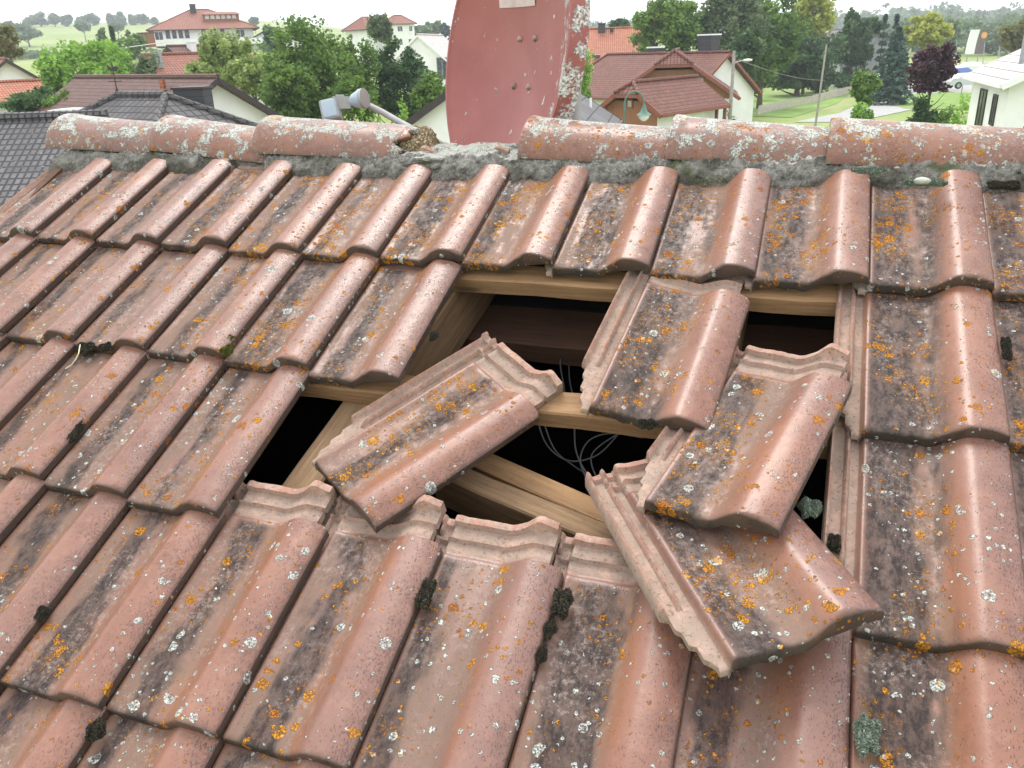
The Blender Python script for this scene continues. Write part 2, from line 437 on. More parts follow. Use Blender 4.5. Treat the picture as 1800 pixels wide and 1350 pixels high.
LM = dict(
    green=leaf_material('leaves_mid_green', (.055, .105, .022), (.14, .22, .045), (.24, .30, .07)),
    bright=leaf_material('leaves_bright_green', (.10, .19, .03), (.22, .36, .065), (.33, .46, .10)),
    dark=leaf_material('leaves_dark_green', (.03, .065, .025), (.075, .13, .045), (.12, .19, .07)),
    grey=leaf_material('leaves_grey_green', (.06, .09, .045), (.14, .18, .09), (.2, .24, .12)),
    willow=leaf_material('leaves_willow', (.14, .19, .055), (.27, .33, .11), (.36, .41, .17)),
    yellow=leaf_material('leaves_yellow_green', (.19, .22, .035), (.34, .36, .07), (.44, .44, .12)),
    plum=leaf_material('leaves_plum', (.03, .016, .022), (.085, .04, .05), (.14, .07, .08)),
    autumn=leaf_material('leaves_brownish', (.09, .10, .03), (.19, .18, .06), (.27, .2, .08)),
    spruce=leaf_material('needles_blue', (.025, .05, .035), (.07, .12, .085), (.11, .17, .13), .1),
    pale=leaf_material('leaves_distant', (.07, .115, .05), (.14, .19, .085), (.17, .23, .10)))
M['bark'] = simple('bark', (.11, .085, .065), .95, .3, 6)
M['birch'] = simple('birch_bark', (.55, .53, .5), .85, .3, 5)
M['bush_white'] = leaf_material('leaves_and_blossom', (.10, .15, .05), (.22, .28, .10), (.72, .72, .66))

def leaf_obj(name, P, size, mat, parent, lv, updn=0.3, stretch=1.5):
    n = len(P)
    a = rng.normal(size=(n, 3)); a[:, 2] *= (1 - updn); a /= np.linalg.norm(a, axis=1)[:, None]
    b = rng.normal(size=(n, 3)); b -= (b * a).sum(1)[:, None] * a; b /= np.linalg.norm(b, axis=1)[:, None]
    s = size * rng.uniform(.6, 1.35, n)[:, None]
    V = np.stack([P - a * s * stretch / 2, P + b * s / 2, P + a * s * stretch / 2, P - b * s / 2], 1).reshape(-1, 3)
    me = bpy.data.meshes.new(name)
    me.vertices.add(4 * n); me.vertices.foreach_set('co', V.ravel())
    me.loops.add(4 * n); me.loops.foreach_set('vertex_index', np.arange(4 * n, dtype=np.int32))
    me.polygons.add(n); me.polygons.foreach_set('loop_start', np.arange(0, 4 * n, 4, dtype=np.int32))
    at_ = me.attributes.new('lv', 'FLOAT', 'POINT'); at_.data.foreach_set('value', np.repeat(lv, 4).astype(np.float32))
    me.update(calc_edges=True); me.validate()
    return link(name, me, mat, parent)

def broad_crown(R, H, n, clump=.3, top=0., weep=0., nclump=None, seed=0):
    rg = np.random.default_rng(seed)
    K = nclump or 46
    C = rg.normal(size=(K, 3)); C /= np.linalg.norm(C, axis=1)[:, None]
    rr = rg.uniform(.25, 1, K) ** (1 / 2.0)
    # irregular outline from low-frequency lobes
    ph = rg.uniform(0, 6.28, 6)
    lob = 1 + .13 * np.sin(3 * np.arctan2(C[:, 1], C[:, 0]) + ph[0]) + .10 * np.sin(5 * C[:, 2] + ph[1]) + rg.normal(0, .06, K)
    C = C * (rr * lob)[:, None] * .82
    C[:, 2] = np.where(C[:, 2] < 0, C[:, 2] * .85, C[:, 2] * 1.0)
    cr = rg.uniform(.6, 1.25, K) * clump
    idx = rg.integers(0, K, n)
    d = rg.normal(size=(n, 3)); d /= np.linalg.norm(d, axis=1)[:, None]
    rad = rg.uniform(0, 1, n) ** .42 * (1 + rg.normal(0, .14, n))
    P = C[idx] + d * (rad * cr[idx])[:, None] * np.array([1, 1, .8 + weep])
    if weep: P[:, 2] -= weep * rg.uniform(0, 1, n) ** 1.5 * .45
    lvc = rg.uniform(.0, .75, K)
    lv = np.clip(lvc[idx] + rg.normal(0, .16, n), 0, 1)
    P = P * np.array([R, R, H / 2])
    if top: P[:, :2] *= (1 - top * np.clip(P[:, 2:] / (H / 2) * .5 + .5, 0, 1))
    return P, lv

def trunk_mesh(h, r, crown_r, crown_h, seed=0):
    rg = random.Random(seed); mb = MB()
    top = h + crown_h * .75
    pts = [(0, 0, -.4)]; x = y = 0
    for k in range(1, 7):
        x += rg.uniform(-.03, .03) * h; y += rg.uniform(-.03, .03) * h
        pts.append((x, y, top * k / 6))
    mb.tube(pts, [r * 1.3] + [r * (1 - .14 * k) for k in range(1, 7)], 8)
    for k in range(7):
        z = h * .75 + (top - h) * k / 8; a = rg.uniform(0, 6.28); L = crown_r * rg.uniform(.5, .85)
        b = Vector((math.cos(a) * L, math.sin(a) * L, z + L * rg.uniform(.4, .9)))
        mb.tube([(0, 0, z), (b.x * .5, b.y * .5, z + (b.z - z) * .4), b], [r * .42, r * .26, r * .1], 6)
    return mb
def tree(px, d, top, halfw, base_crown=None, mat='green', n=5000, label='', cat='tree', group=None, name='leafy_tree',
         clump=.3, leaf=None, weep=0., bark='bark', seed=1, trunk_r=None, topt=0., zoff=0., nclump=None):
    """px column, d distance, top row of the crown, half width in px, base_crown: row of crown bottom"""
    g = gp(px, d); tp = at(px, top, d)
    Rr = halfw * d / FPX
    g.z += zoff
    if base_crown: zb = at(px, base_crown, d).z
    else: zb = g.z + (tp.z - g.z) * .2
    zb = max(zb, g.z + .05)
    Hc = tp.z - zb; H = zb - g.z
    e = empty(name, g); e.rotation_euler[2] = seed
    tag(e, label, cat, group)
    P, lv = broad_crown(Rr, Hc * 1.02, n, clump, topt, weep, nclump, seed)
    P[:, 2] += H + Hc / 2
    P[:, 2] = np.maximum(P[:, 2], .03)
    leaf_obj('crown', P, leaf or max(.05, 4.2 * d / FPX), LM.get(mat) or M[mat], e, lv)
    trunk_mesh(H, trunk_r or max(.06, Rr * .07), Rr * .8, Hc * .8, seed).build('trunk', M[bark], e, True)
    return e
def conifer(px, d, top, halfw, mat='spruce', n=5000, label='', name='spruce_tree', base_row=None, seed=1, loose=.0, cat='tree', group=None, levels=14, leaf=None):
    g = gp(px, d); tp = at(px, top, d); H = tp.z - g.z; Rr = halfw * d / FPX; rg = np.random.default_rng(seed)
    e = empty(name, g); tag(e, label, cat, group)
    z0 = (at(px, base_row, d).z - g.z) / H if base_row else .06
    lev = rg.integers(0, levels, n); br = rg.integers(0, 9, n)
    t = (lev + .5) / levels
    ang = lev * 2.4 + br * 2 * math.pi / 9 + rg.normal(0, .10, n)
    u = rg.uniform(0, 1, n) ** .7
    jit = np.random.default_rng(seed + 5).uniform(.72, 1.15, (levels, 9))[lev, br]
    rad = Rr * (1 - t) ** .8 * u * jit
    z = z0 + (1 - z0) * t
    P = np.stack([np.cos(ang) * rad, np.sin(ang) * rad, z * H - u ** 2 * (Rr * .22) * (1 - t) + rg.normal(0, H * .012, n) + loose * rg.normal(0, 1, n)], 1)
    P = np.vstack([P, np.stack([rg.normal(0, .02 * Rr, 60), rg.normal(0, .02 * Rr, 60), H * rg.uniform(.84, 1.0, 60)], 1)])
    lv = np.clip(rg.normal(.35, .2, len(P)) + np.r_[u * .3, np.zeros(60)], 0, 1)
    leaf_obj('crown', P, leaf or max(.05, 3.8 * d / FPX), LM[mat], e, lv, updn=.6, stretch=2.)
    MB().tube([(0, 0, -.3), (0, 0, H * .5), (0, 0, H * .97)], [Rr * .09 + .04, Rr * .05 + .03, .02], 8).build('trunk', M['bark'], e, True)
    return e
def bush(px, d, top, halfw, mat='green', n=1800, label='', name='garden_bush', seed=1, clump=.35, cat='bush', group=None, lowz=None, leaf=None, flat=1.0):
    g = gp(px, d); tp = at(px, top, d); H = max(.6, tp.z - g.z); Rr = halfw * d / FPX
    e = empty(name, g); tag(e, label, cat, group)
    P, lv = broad_crown(Rr, H * 1.1, n, clump, 0, 0, 26, seed); P[:, 2] += H * .5; P[:, 1] *= flat
    P[:, 2] = np.maximum(P[:, 2], .02)
    leaf_obj('foliage', P, leaf or max(.05, 3.6 * d / FPX), LM.get(mat) or M[mat], e, lv)
    mb = MB()
    for k in range(4):
        a = k * 1.7 + seed; mb.tube([(0, 0, -.2), (math.cos(a) * Rr * .3, math.sin(a) * Rr * .3 * flat, H * .7)], [.05, .02], 5)
    mb.build('stem', M['bark'], e, True)
    return e

# ------------------------------------------------------------------ far houses
def rooftile_material(name, a, b, row=.33, colw=.25):
    t = NT(name); o = t.obj(); s = t.sep(o)
    ns = t.sep(t.n('ShaderNodeTexCoord').outputs['Normal']); side = t.math('GREATER_THAN', t.math('ABSOLUTE', ns[0]), t.math('ABSOLUTE', ns[1]))
    uu = t.add(t.mul(s[0], t.math('SUBTRACT', 1.0, side)), t.mul(s[1], side))
    v = t.comb(uu, t.mul(s[2], 2.0), 0.)
    br = t.n('ShaderNodeTexBrick'); t.set(br.inputs['Vector'], v); br.offset = 0.0
    br.inputs['Color1'].default_value = (*a, 1); br.inputs['Color2'].default_value = (*b, 1)
    br.inputs['Mortar'].default_value = (*[x * .30 for x in a], 1)
    br.inputs['Scale'].default_value = 1.0; br.inputs['Mortar Size'].default_value = .035; br.inputs['Mortar Smooth'].default_value = .6
    br.inputs['Brick Width'].default_value = colw; br.inputs['Row Height'].default_value = row; br.inputs['Bias'].default_value = -.2
    n = t.noise(o, .9, 6, .65); n2 = t.noise(o, 9, 4, .7)
    c = t.mix(t.mul(t.step(n, .45, .7), .45), br.outputs[0], tuple(x * .6 for x in a))
    c = t.mix(t.mul(t.step(n2, .6, .7), .35), c, (.42, .40, .36))
    t.bsdf(c, .75, .35, 0, t.bump(br.outputs['Fac'], .03, .8))
    b_ = [x for x in t.t.nodes if x.type == 'BUMP'][0]; b_.invert = True
    return t.m
M['roof_brown'] = rooftile_material('roof_brown', (.135, .072, .06), (.18, .10, .082))
M['roof_chalet'] = rooftile_material('roof_chalet', (.17, .068, .05), (.225, .095, .07))
M['roof_grey'] = rooftile_material('roof_grey', (.085, .08, .082), (.13, .12, .12), .34, .30)
M['roof_grey_fine'] = rooftile_material('roof_grey_fine', (.10, .095, .10), (.15, .145, .145), .22, .17)
M['roof_orange'] = rooftile_material('roof_orange', (.42, .15, .085), (.52, .20, .11))
M['roof_redbrown'] = rooftile_material('roof_redbrown', (.27, .105, .07), (.34, .14, .095))
M['roof_pale'] = rooftile_material('roof_pale', (.52, .47, .45), (.62, .56, .53), .5, .5)
M['roof_slate'] = rooftile_material('roof_slate', (.10, .095, .10), (.14, .135, .14), .8, 2.2)
M['plaster'] = simple('white_plaster', (.78, .78, .76), .85, .05, .8)
M['plaster_warm'] = simple('cream_plaster', (.62, .55, .46), .85, .06, .8)
M['grey_render'] = simple('grey_render', (.36, .37, .38), .85, .08, 1)
M['timber'] = None
def board_mat(name, a, b, axis=0, pitch=.16):
    t = NT(name); o = t.obj(); s = t.sep(o)
    w = t.math('FRACT', t.math('DIVIDE', s[axis], pitch)); line = t.step(w, .0, .10)
    bn = t.noise(t.map(o, (6, 6, .4) if axis < 2 else (.4, .4, 6)), 1, 4)
    c = t.mix(bn, a, b); c = t.mix(line, tuple(x * .35 for x in a), c)
    t.bsdf(c, .7, .3); return t.m
M['timber'] = board_mat('brown_cladding', (.20, .085, .045), (.30, .14, .075))
M['timber_y'] = board_mat('brown_cladding_gable', (.24, .10, .05), (.34, .165, .09), 1)
M['fascia'] = simple('dark_fascia', (.045, .035, .035), .6)
M['fascia_red'] = simple('red_brown_fascia', (.22, .075, .045), .6)
M['white_paint'] = simple('white_paint', (.8, .8, .8), .5, .03)
M['glass'] = None
_g = NT('window_glass'); _g.bsdf(_g.mix(_g.step(_g.noise(_g.obj(), 2.0, 3), .4, .6), (.03, .035, .045), (.10, .11, .12)), .12, .6); M['glass'] = _g.m
M['glass_pale'] = simple('pale_glass', (.52, .52, .50), .3, .2, 4)  # paler tone for some window and skylight panes
M['grey_metal'] = simple('galvanised_metal', (.35, .37, .38), .5, .1, 5, metal=.6)
M['slate'] = board_mat('slate_cladding', (.045, .045, .05), (.075, .075, .08), 2, .25)
M['brick'] = simple('brick', (.28, .13, .09), .9, .2, 12)

def window(par, p, nx, w, h, frame='white_paint', glass='glass', arch=False, mull=1):
    """window centred at p on a wall with outward normal nx (local 2-D unit vector)"""
    nx = Vector((nx[0], nx[1], 0)); tx = Vector((-nx.y, nx.x, 0)); p = Vector(p)
    f = MB(); g = MB(); t_ = .09
    Mx = Matrix(((tx.x, nx.x, 0, p.x), (tx.y, nx.y, 0, p.y), (0, 0, 1, p.z), (0, 0, 0, 1)))
    f.box(-w / 2, w / 2, -.05, .06, -h / 2, -h / 2 + t_, Mx); f.box(-w / 2, w / 2, -.05, .06, h / 2 - t_, h / 2, Mx)
    f.box(-w / 2, -w / 2 + t_, -.05, .06, -h / 2 + t_, h / 2 - t_, Mx); f.box(w / 2 - t_, w / 2, -.05, .06, -h / 2 + t_, h / 2 - t_, Mx)
    for k in range(1, mull + 1):
        x = -w / 2 + w * k / (mull + 1); f.box(x - .03, x + .03, -.04, .05, -h / 2 + t_, h / 2 - t_, Mx)
    if arch:
        vs = [Mx @ Vector((math.cos(a) * w / 2, .055, h / 2 + math.sin(a) * w / 2)) for a in np.linspace(0, math.pi, 10)]
        g.poly(vs, .04)
    fo = f.build('window', M[frame], par)
    g.box(-w / 2 + t_, w / 2 - t_, -.03, .03, -h / 2 + t_, h / 2 - t_, Mx)
    g.build('pane', M[glass], fo)

def house(name, label, p0, p1, hw, rise, roof='roof_brown', wall='plaster', hip0=(0, 0), hip1=(0, 0), over=.6, over_e=.5, thick=.18,
          fascia='fascia', wood0=None, wood1=None, base=None, wins=(), chim=(), group=None, cat='house', gable_z=0.):
    """p0,p1: world ridge ends incl. overhang. hipN=(inset along the ridge, fraction of the slope the hip covers)"""
    p0 = Vector(p0); p1 = Vector(p1); zr = (p0.z + p1.z) / 2
    dx = p1 - p0; yaw = math.atan2(dx.y, dx.x); L = math.hypot(dx.x, dx.y)
    gz = base if base is not None else min(ground(p0.x, p0.y), ground(p1.x, p1.y)) - .5
    mid = (p0 + p1) / 2
    e = empty(name, (mid.x, mid.y, gz), yaw); tag(e, label, cat, group)
    H = zr - gz
    a0, k0 = hip0; a1, k1 = hip1
    # ridge inset is measured outward from given ends, so visible ridge = given ends
    X0 = -L / 2 - a0; X1 = L / 2 + a1
    sl = rise / hw
    rm = MB()
    for s in (-1, 1):
        def P(x, f, s=s): return Vector((x, s * hw * f, H - rise * f))
        pts = [P(-L / 2, 0), P(L / 2, 0)]
        if k1 > 0: pts.append(P(X1, k1))
        if k1 < 1: pts.append(P(X1, 1))
        if k0 < 1: pts.append(P(X0, 1))
        if k0 > 0: pts.append(P(X0, k0))
        N = Vector((0, s * rise, hw)).normalized()
        rm.poly(pts if s < 0 else pts[::-1], thick, N)
    for a, k, X, sgn in ((a0, k0, X0, -1), (a1, k1, X1, 1)):
        if k > 0:
            tri = [Vector((X - sgn * a, 0, H)), Vector((X, -hw * k, H - rise * k)), Vector((X, hw * k, H - rise * k))]
            if sgn < 0: tri = tri[::-1]
            N = Vector((sgn * rise * k, 0, a)).normalized()
            rm.poly(tri, thick * .8, N)
    ro = rm.build('roof', M[roof], e)
    # ridge cap and verge boards
    cap = MB(); cap.tube([(-L / 2, 0, H + .03), (L / 2, 0, H + .03)], .13, 8)
    for a, k, X, sgn in ((a0, k0, X0, -1), (a1, k1, X1, 1)):
        if k > 0:
            for s in (-1, 1): cap.tube([(X - sgn * a, 0, H + .02), (X, s * hw * k, H - rise * k + .03)], .12, 8)
    cap.build('ridge_cap', M[roof], ro, True)
    vb = MB()
    for k, X in ((k0, X0), (k1, X1)):
        if k < 1:
            for s in (-1, 1):
                vb.bar((X, s * hw * k, H - rise * k - .13), (X, s * (hw + .02), H - rise - .13), .06, .24)
            if k > 0: vb.bar((X, -hw * k, H - rise * k - .13), (X, hw * k, H - rise * k - .13), .06, .2)
    for k, X in ((k0, X0), (k1, X1)):
        if k >= 1: vb.bar((X, -hw - .1, H - rise - .10), (X, hw + .1, H - rise - .10), .12, .14)
    for s in (-1, 1): vb.bar((X0 + .03, s * (hw + .05), H - rise - .10), (X1 - .03, s * (hw + .05), H - rise - .10), .12, .14)
    vb.build('fascia', M[fascia], ro)
    # walls
    w = hw - over_e; x0 = X0 + over; x1 = X1 - over; ze = H - sl * w - thick - .02; zt = H - thick - .05
    body = MB()
    def gable(x, k, a, sgn):
        zz = [(-w, ze), ]
        kk = hw * k + .25 if k > 0 else 0
        if k >= 1: return [(x, -w, ze), (x, w, ze)]
        zk = H - sl * kk - thick - .05
        return [(x, -w, ze), (x, -kk, zk), (x, kk, zk), (x, w, ze)] if kk > 0 else [(x, -w, ze), (x, 0, zt), (x, w, ze)]
    g0 = gable(x0, k0, a0, -1); g1 = gable(x1, k1, a1, 1)
    body.poly([(x0, -w, 0), (x1, -w, 0), (x1, -w, ze), (x0, -w, ze)])
    body.poly([(x1, w, 0), (x0, w, 0), (x0, w, ze), (x1, w, ze)])
    body.poly([(x0, w, 0), (x0, -w, 0)] + g0); body.poly([(x1, -w, 0), (x1, w, 0)] + g1[::-1])
    body.build('wall', M[wall], e)
    for wd_, gg, x, sgn in ((wood0, g0, x0, -1), (wood1, g1, x1, 1)):
        if wd_:
            zc = ze + gable_z if wd_ is True else ze + wd_
            pts = [Vector((x + sgn * .03, y, z)) for (_, y, z) in gg]
            pts = [Vector((x + sgn * .03, -w - .02, zc)), *pts, Vector((x + sgn * .03, w + .02, zc))] if abs(zc - ze) > .02 else pts
            if sgn > 0: pts = pts[::-1]
            MB().poly(pts, .03, Vector((sgn, 0, 0))).build('cladding', M['timber_y'], e)
    for (f, u, z, ww, hh, *opt) in wins:
        zz = z + (ze if z < 0 else ze)
        if f == 'f': window(e, (u, -w - .002, zz), (0, -1), ww, hh, *opt)
        elif f == 'b': window(e, (u, w + .002, zz), (0, 1), ww, hh, *opt)
        elif f == '0': window(e, (x0 - .035, u, zz), (-1, 0), ww, hh, *opt)
        elif f == '1': window(e, (x1 + .035, u, zz), (1, 0), ww, hh, *opt)
    for (u, v, hgt, ww, mt, capm) in chim:
        z = H - sl * abs(v)
        c_ = MB().box(u - ww / 2, u + ww / 2, v - ww / 2, v + ww / 2, z - .5, z + hgt).build('chimney', M[mt], ro)
        MB().box(u - ww / 2 - .08, u + ww / 2 + .08, v - ww / 2 - .08, v + ww / 2 + .08, z + hgt, z + hgt + .10).build('chimney_cap', M[capm], c_) if False else \
            MB().box(u - ww / 2 - .08, u + ww / 2 + .08, v - ww / 2 - .08, v + ww / 2 + .08, z + hgt + .002, z + hgt + .12).build('chimney_cap', M[capm], e)
    e['H'] = H; e['L'] = L
    return e
def skylight(e, u, f, hw, rise, side=-1, w=.8, h=1.1, H=None, mt='glass_pale'):
    H = H or e['H']; a = math.atan2(rise, hw)
    y = side * hw * f; z = H - rise * f
    Mx = Matrix.Translation((u, y, z)) @ Matrix.Rotation(-side * -a if side < 0 else a * -1, 4, 'X')
    fr = MB().box(-w / 2 - .08, w / 2 + .08, -h / 2 - .08, h / 2 + .08, 0.0, .07, Mx).build('skylight', M['grey_metal'], e)
    MB().box(-w / 2, w / 2, -h / 2, h / 2, .072, .09, Mx).build('pane', M[mt], fr)

# left group
h = house('brown_roof_house', 'house with a broad brown tiled roof and a white gable at its right end', at(133, 138, 60), at(383, 133, 44), 4.6, 2.9,
      'roof_brown', wins=[('1', -.1, .75, 1.3, 1.0, 'white_paint', 'glass')], over=.6)
skylight(h, 1, .2, 5.6, 3.3) if False else None
MB().tube([(5.0, -1.0, h['H'] - .5), (5.0, -1.0, h['H'] - .05)], .16, 8).build('vent_pipe', M['roof_orange'], h, True)
h = house('hipped_roof_house', 'low house with a dark grey hipped roof carrying a weather vane', at(208, 171, 33), at(290, 165, 31), 3.8, 2.1,
          'roof_grey', hip0=(3.2, 1), hip1=(3.2, 1), over=.5)
MB().tube([(-h['L'] / 2, 0, h['H']), (-h['L'] / 2, 0, h['H'] + .25)], [.10, .03], 8).build('roof_finial', M['fascia'], h, True)
hz = h['H']; hl = -h['L'] / 2
wv = empty('weather_vane', h.matrix_world @ Vector((0, 0, 0))); wv.location = at(208, 171, 33) + Vector((0, 0, .26)); tag(wv, 'thin dark weather vane on the tip of the grey hipped roof', 'weather vane')
MB().tube([(0, 0, 0), (0, 0, .85)], .018, 6).build('rod', M['fascia'], wv)
_m = MB(); _m.bar((-.28, 0, .25), (.28, 0, .25), .02); _m.bar((0, -.28, .25), (0, .28, .25), .02); _m.build('compass_arm', M['fascia'], wv)
MB().poly([(-.22, 0, .62), (.12, 0, .56), (.26, 0, .68), (.16, 0, .74), (-.05, 0, .68), (-.24, 0, .80)], .012).build('vane', M['fascia'], wv)
ck = MB().box(-.5, .5, -.45, .45, -2.2, 0).build('slate_chimney', M['slate']); ck.location = at(338, 156, 32); ck.rotation_euler[2] = .35
MB().box(-.56, .56, -.51, .51, .002, .07).build('cap', M['fascia'], ck); tag(ck, 'wide dark slate clad chimney in front of the white gable', 'chimney')
cp_ = empty('white_roof_box', at(140, 192, 34)); tag(cp_, 'white framed glazed box roof left of the grey hipped roof', 'roof light')
MB().box(-.95, .95, -.5, .5, -1.0, 0).build('box', M['plaster'], cp_)
for k in (-.45, .45): MB().box(k - .36, k + .36, -.44, .44, .003, .03).build('pane', M['glass_pale'], cp_)
house('grey_roof_house', 'house with a plain dark grey pantile roof at the left edge, seen past the verge', at(-190, 206, 27), at(190, 213.5, 24.5), 5.5, 3.0, 'roof_grey_fine', over=.3)
house('white_gable_house', 'small white gabled house with two windows at the far left edge', at(11, 105, 95), at(-70, 106, 112), 4.2, 3.0, 'roof_redbrown',
      wins=[('0', 1.1, .1, 1.5, 1.4, 'white_paint', 'glass_pale'), ('0', -1.4, .1, 1.0, 1.2, 'white_paint', 'glass_pale')], over=.7)
house('low_red_garage', 'low building with a red tile roof behind the bushes at left', at(-50, 143, 82), at(90, 144, 84), 2.6, 1.5, 'roof_orange')
h = house('orange_roof_house', 'house with a long orange-brown tile roof, a skylight and a tall steel flue', at(249, 95, 76), at(442, 93, 80), 4.8, 2.9, 'roof_redbrown')
for u_, f_ in ((-.5, .35), (2.2, .35)): skylight(h, u_, f_, 4.8, 2.9, -1, .9, 1.1)
MB().tube([(-4.0, -1.4, h['H'] - 1.3), (-4.0, -1.4, h['H'] + .35)], .28, 10).build('flue', M['grey_metal'], h, True)
MB().box(-1.7, .1, -3.4, -2.6, h['H'] - 2.6, h['H'] - 1.35).build('chimney', M['slate'], h)
h = house('dark_brown_roof_house', 'brown roof with two small white chimneys below the big villa', at(293, 81, 100), at(372, 80, 104), 4.5, 3, 'roof_brown',
          chim=[(-.3, -.6, .7, .7, 'plaster', 'white_paint'), (1.4, -1.0, .8, .7, 'plaster', 'white_paint')])
house('small_white_gable', 'small house with white gable and orange roof behind the pale birch', at(435, 85, 90), at(405, 85, 101), 3.2, 2.2, 'roof_redbrown')
house('hillside_white_house', 'white house with a dark glazed wall on the slope left of the big tree', at(474, 49, 190), at(505, 50, 210), 5.2, 2.6, 'roof_brown',
      wins=[('0', 0, -1.0, 5.5, 1.8, 'fascia', 'glass'), ('0', -2.6, -5.0, 3.5, 3.0, 'fascia', 'glass')])
# villa on the hill
v = house('hillside_villa', 'large white villa with a wide hipped red roof, arched windows and a wraparound balcony', at(334, 17, 200), at(366, 17, 200), 9.0, 3.9, 'roof_redbrown',
          hip0=(8.6, 1), hip1=(9.2, 1), over=1.2, over_e=1.2, base=VIL.z - .5, chim=[(-1.2, -1.2, 1.4, 1.2, 'slate', 'fascia')],
          wins=[('f', x, -1.3, .8, 1.3, 'fascia', 'glass', True, 0) for x in (-6.6, -5.4, -4.2, -3.0, 0.2, 1.4, 2.6, 3.8)] + [('f', 7.2, -1.3, 1.8, 1.5), ('f', -8.3, -1.4, 1.6, 1.6)]
               + [('f', x, -4.6, 1.8, 1.7, 'fascia', 'glass') for x in (-5.5, 1.0, 4.2)])
H_ = v['H']
bm_ = MB(); xl = 11.2
bm_.box(-xl, xl, -10.4, -10.2, H_ - 6.9, H_ - 5.8); bm_.box(-xl, xl, -10.2, -7.8, H_ - 6.9, H_ - 6.7)
bm_.box(-xl, -xl + .2, -10.2, 4, H_ - 6.9, H_ - 5.8); bm_.box(xl - .2, xl, -10.2, 4, H_ - 6.9, H_ - 5.8); bm_.build('balcony', M['plaster'], v)
dm = MB().box(.5, 7.5, -5.4, -2.6, H_ - 2.6, H_ - 1.1).build('dormer', M['timber'], v)
for k in range(6): MB().box(.9 + k * 1.05, 1.65 + k * 1.05, -5.45, -5.41, H_ - 2.0, H_ - 1.25).build('window', M['glass_pale'], v)
MB().poly([(.2, -5.8, H_ - 1.15), (7.8, -5.8, H_ - 1.15), (7.0, -1.2, H_ - .5), (1, -1.2, H_ - .5)], .12).build('dormer_roof', M['roof_redbrown'], v)
sh = empty('garden_shed', gp(266, 185)); sh.location.z = at(266, 73, 185).z; tag(sh, 'brown wooden shed beside the big villa', 'shed')
MB().box(-1.1, 1.1, -1, 1, -1, 1.5).build('wall', M['timber'], sh)
MB().box(-1.25, 1.25, -1.15, 1.15, 1.502, 1.6).build('roof', M['fascia'], sh)
fb = house('field_barn', 'tiny dark barn among the trees on the skyline', at(197, 37, 860), at(206, 37, 860), 3, 2, 'roof_grey', wall='fascia')
# middle
h = house('hilltop_mansion', 'white house with stepped red hipped roofs above the big green trees', at(636, 30, 232), at(672, 30, 236), 5, 3, 'roof_redbrown', hip0=(3.0, 1), hip1=(2, 1), over=.8,
          wins=[('f', -3.3, -1.4, 2.4, 1.6), ('f', 2, -1.4, 1.6, 1.5), ('f', 3.6, -4.4, 1.2, 1.6), ('f', 0, -4.4, 1.2, 1.6)])
h = house('hilltop_annex', 'taller white wing with a hipped red roof at the right of the hilltop house', at(692, 27, 226), at(705, 27, 227), 3.8, 2.0, 'roof_redbrown', hip0=(2.6, 1), hip1=(2.2, 1), over=.6,
          wins=[('f', -1.4, -1.2, 1.5, 1.3), ('f', 1.6, -1.2, 1.0, 1.3), ('f', -1.4, -4.2, 1.0, 1.5), ('f', 1.2, -4.2, 1.0, 1.5)])
house('pale_roof_house', 'white gabled house with a pale roof left of the satellite dish', at(733, 61, 128), at(778, 62, 144), 5.4, 4.6, 'roof_pale',
      wins=[('0', 1.2, -1.4, .9, 1.1), ('0', 0.2, -4.4, 1.9, 1.2), ('0', -3.3, -.2, 1.6, 3.0, 'grey_metal', 'glass')], over=.3, fascia='white_paint')
house('little_grey_gable', 'little white house with a dark roof close beside the dish edge', at(790, 64, 150), at(830, 64, 156), 3, 2.6, 'roof_slate', wins=[('f', -1, -1.4, 1.1, 1.3), ('0', 0, -.2, .7, .9)])
h = house('white_neighbour_house', 'white house right behind the ridge with a dark verge and a slate grey roof', at(842, 118, 30), at(930, 104, 42), 4.3, 2.75, 'roof_slate', over=.35)
MB().tube([(h['L'] / 2 - 3.0, -3.1, h['H'] - 2.1), (h['L'] / 2 - 3.0, -3.1, h['H'] - 1.6)], .055, 8).build('vent_pipe', M['white_paint'], h, True)
# right
h = house('orange_farm_house', 'long house with a bright orange tile roof behind the brown one', at(985, 51, 120), at(1128, 50, 120), 6.5, 4.2, 'roof_orange', chim=[(.1, -.4, .8, .9, 'slate', 'fascia'), (1.4, -.6, .3, .4, 'slate', 'fascia')],
      wins=[('f', 0, -1.2, 1.2, 1.2)])
skylight(h, -.6, .82, 6.5, 4.2, -1, .9, 1.0)
h = house('chalet_house', 'big house with brown tiled roofs, wood clad gable with four windows and white walls', at(1068, 95, 84), at(1283, 93, 76), 5.4, 3.4, 'roof_chalet', hip0=(2.0, .7),
      over=.5, fascia='fascia_red', chim=[(-1.6, .7, .9, 1.0, 'slate', 'white_paint'), (3.9, .9, 1.9, 1.3, 'slate', 'white_paint')], wins=[('f', 4.2, -1.4, 3.0, 1.4, 'white_paint', 'glass', False, 3)])
g_ = h; Lh = h['L']; Hh = h['H']
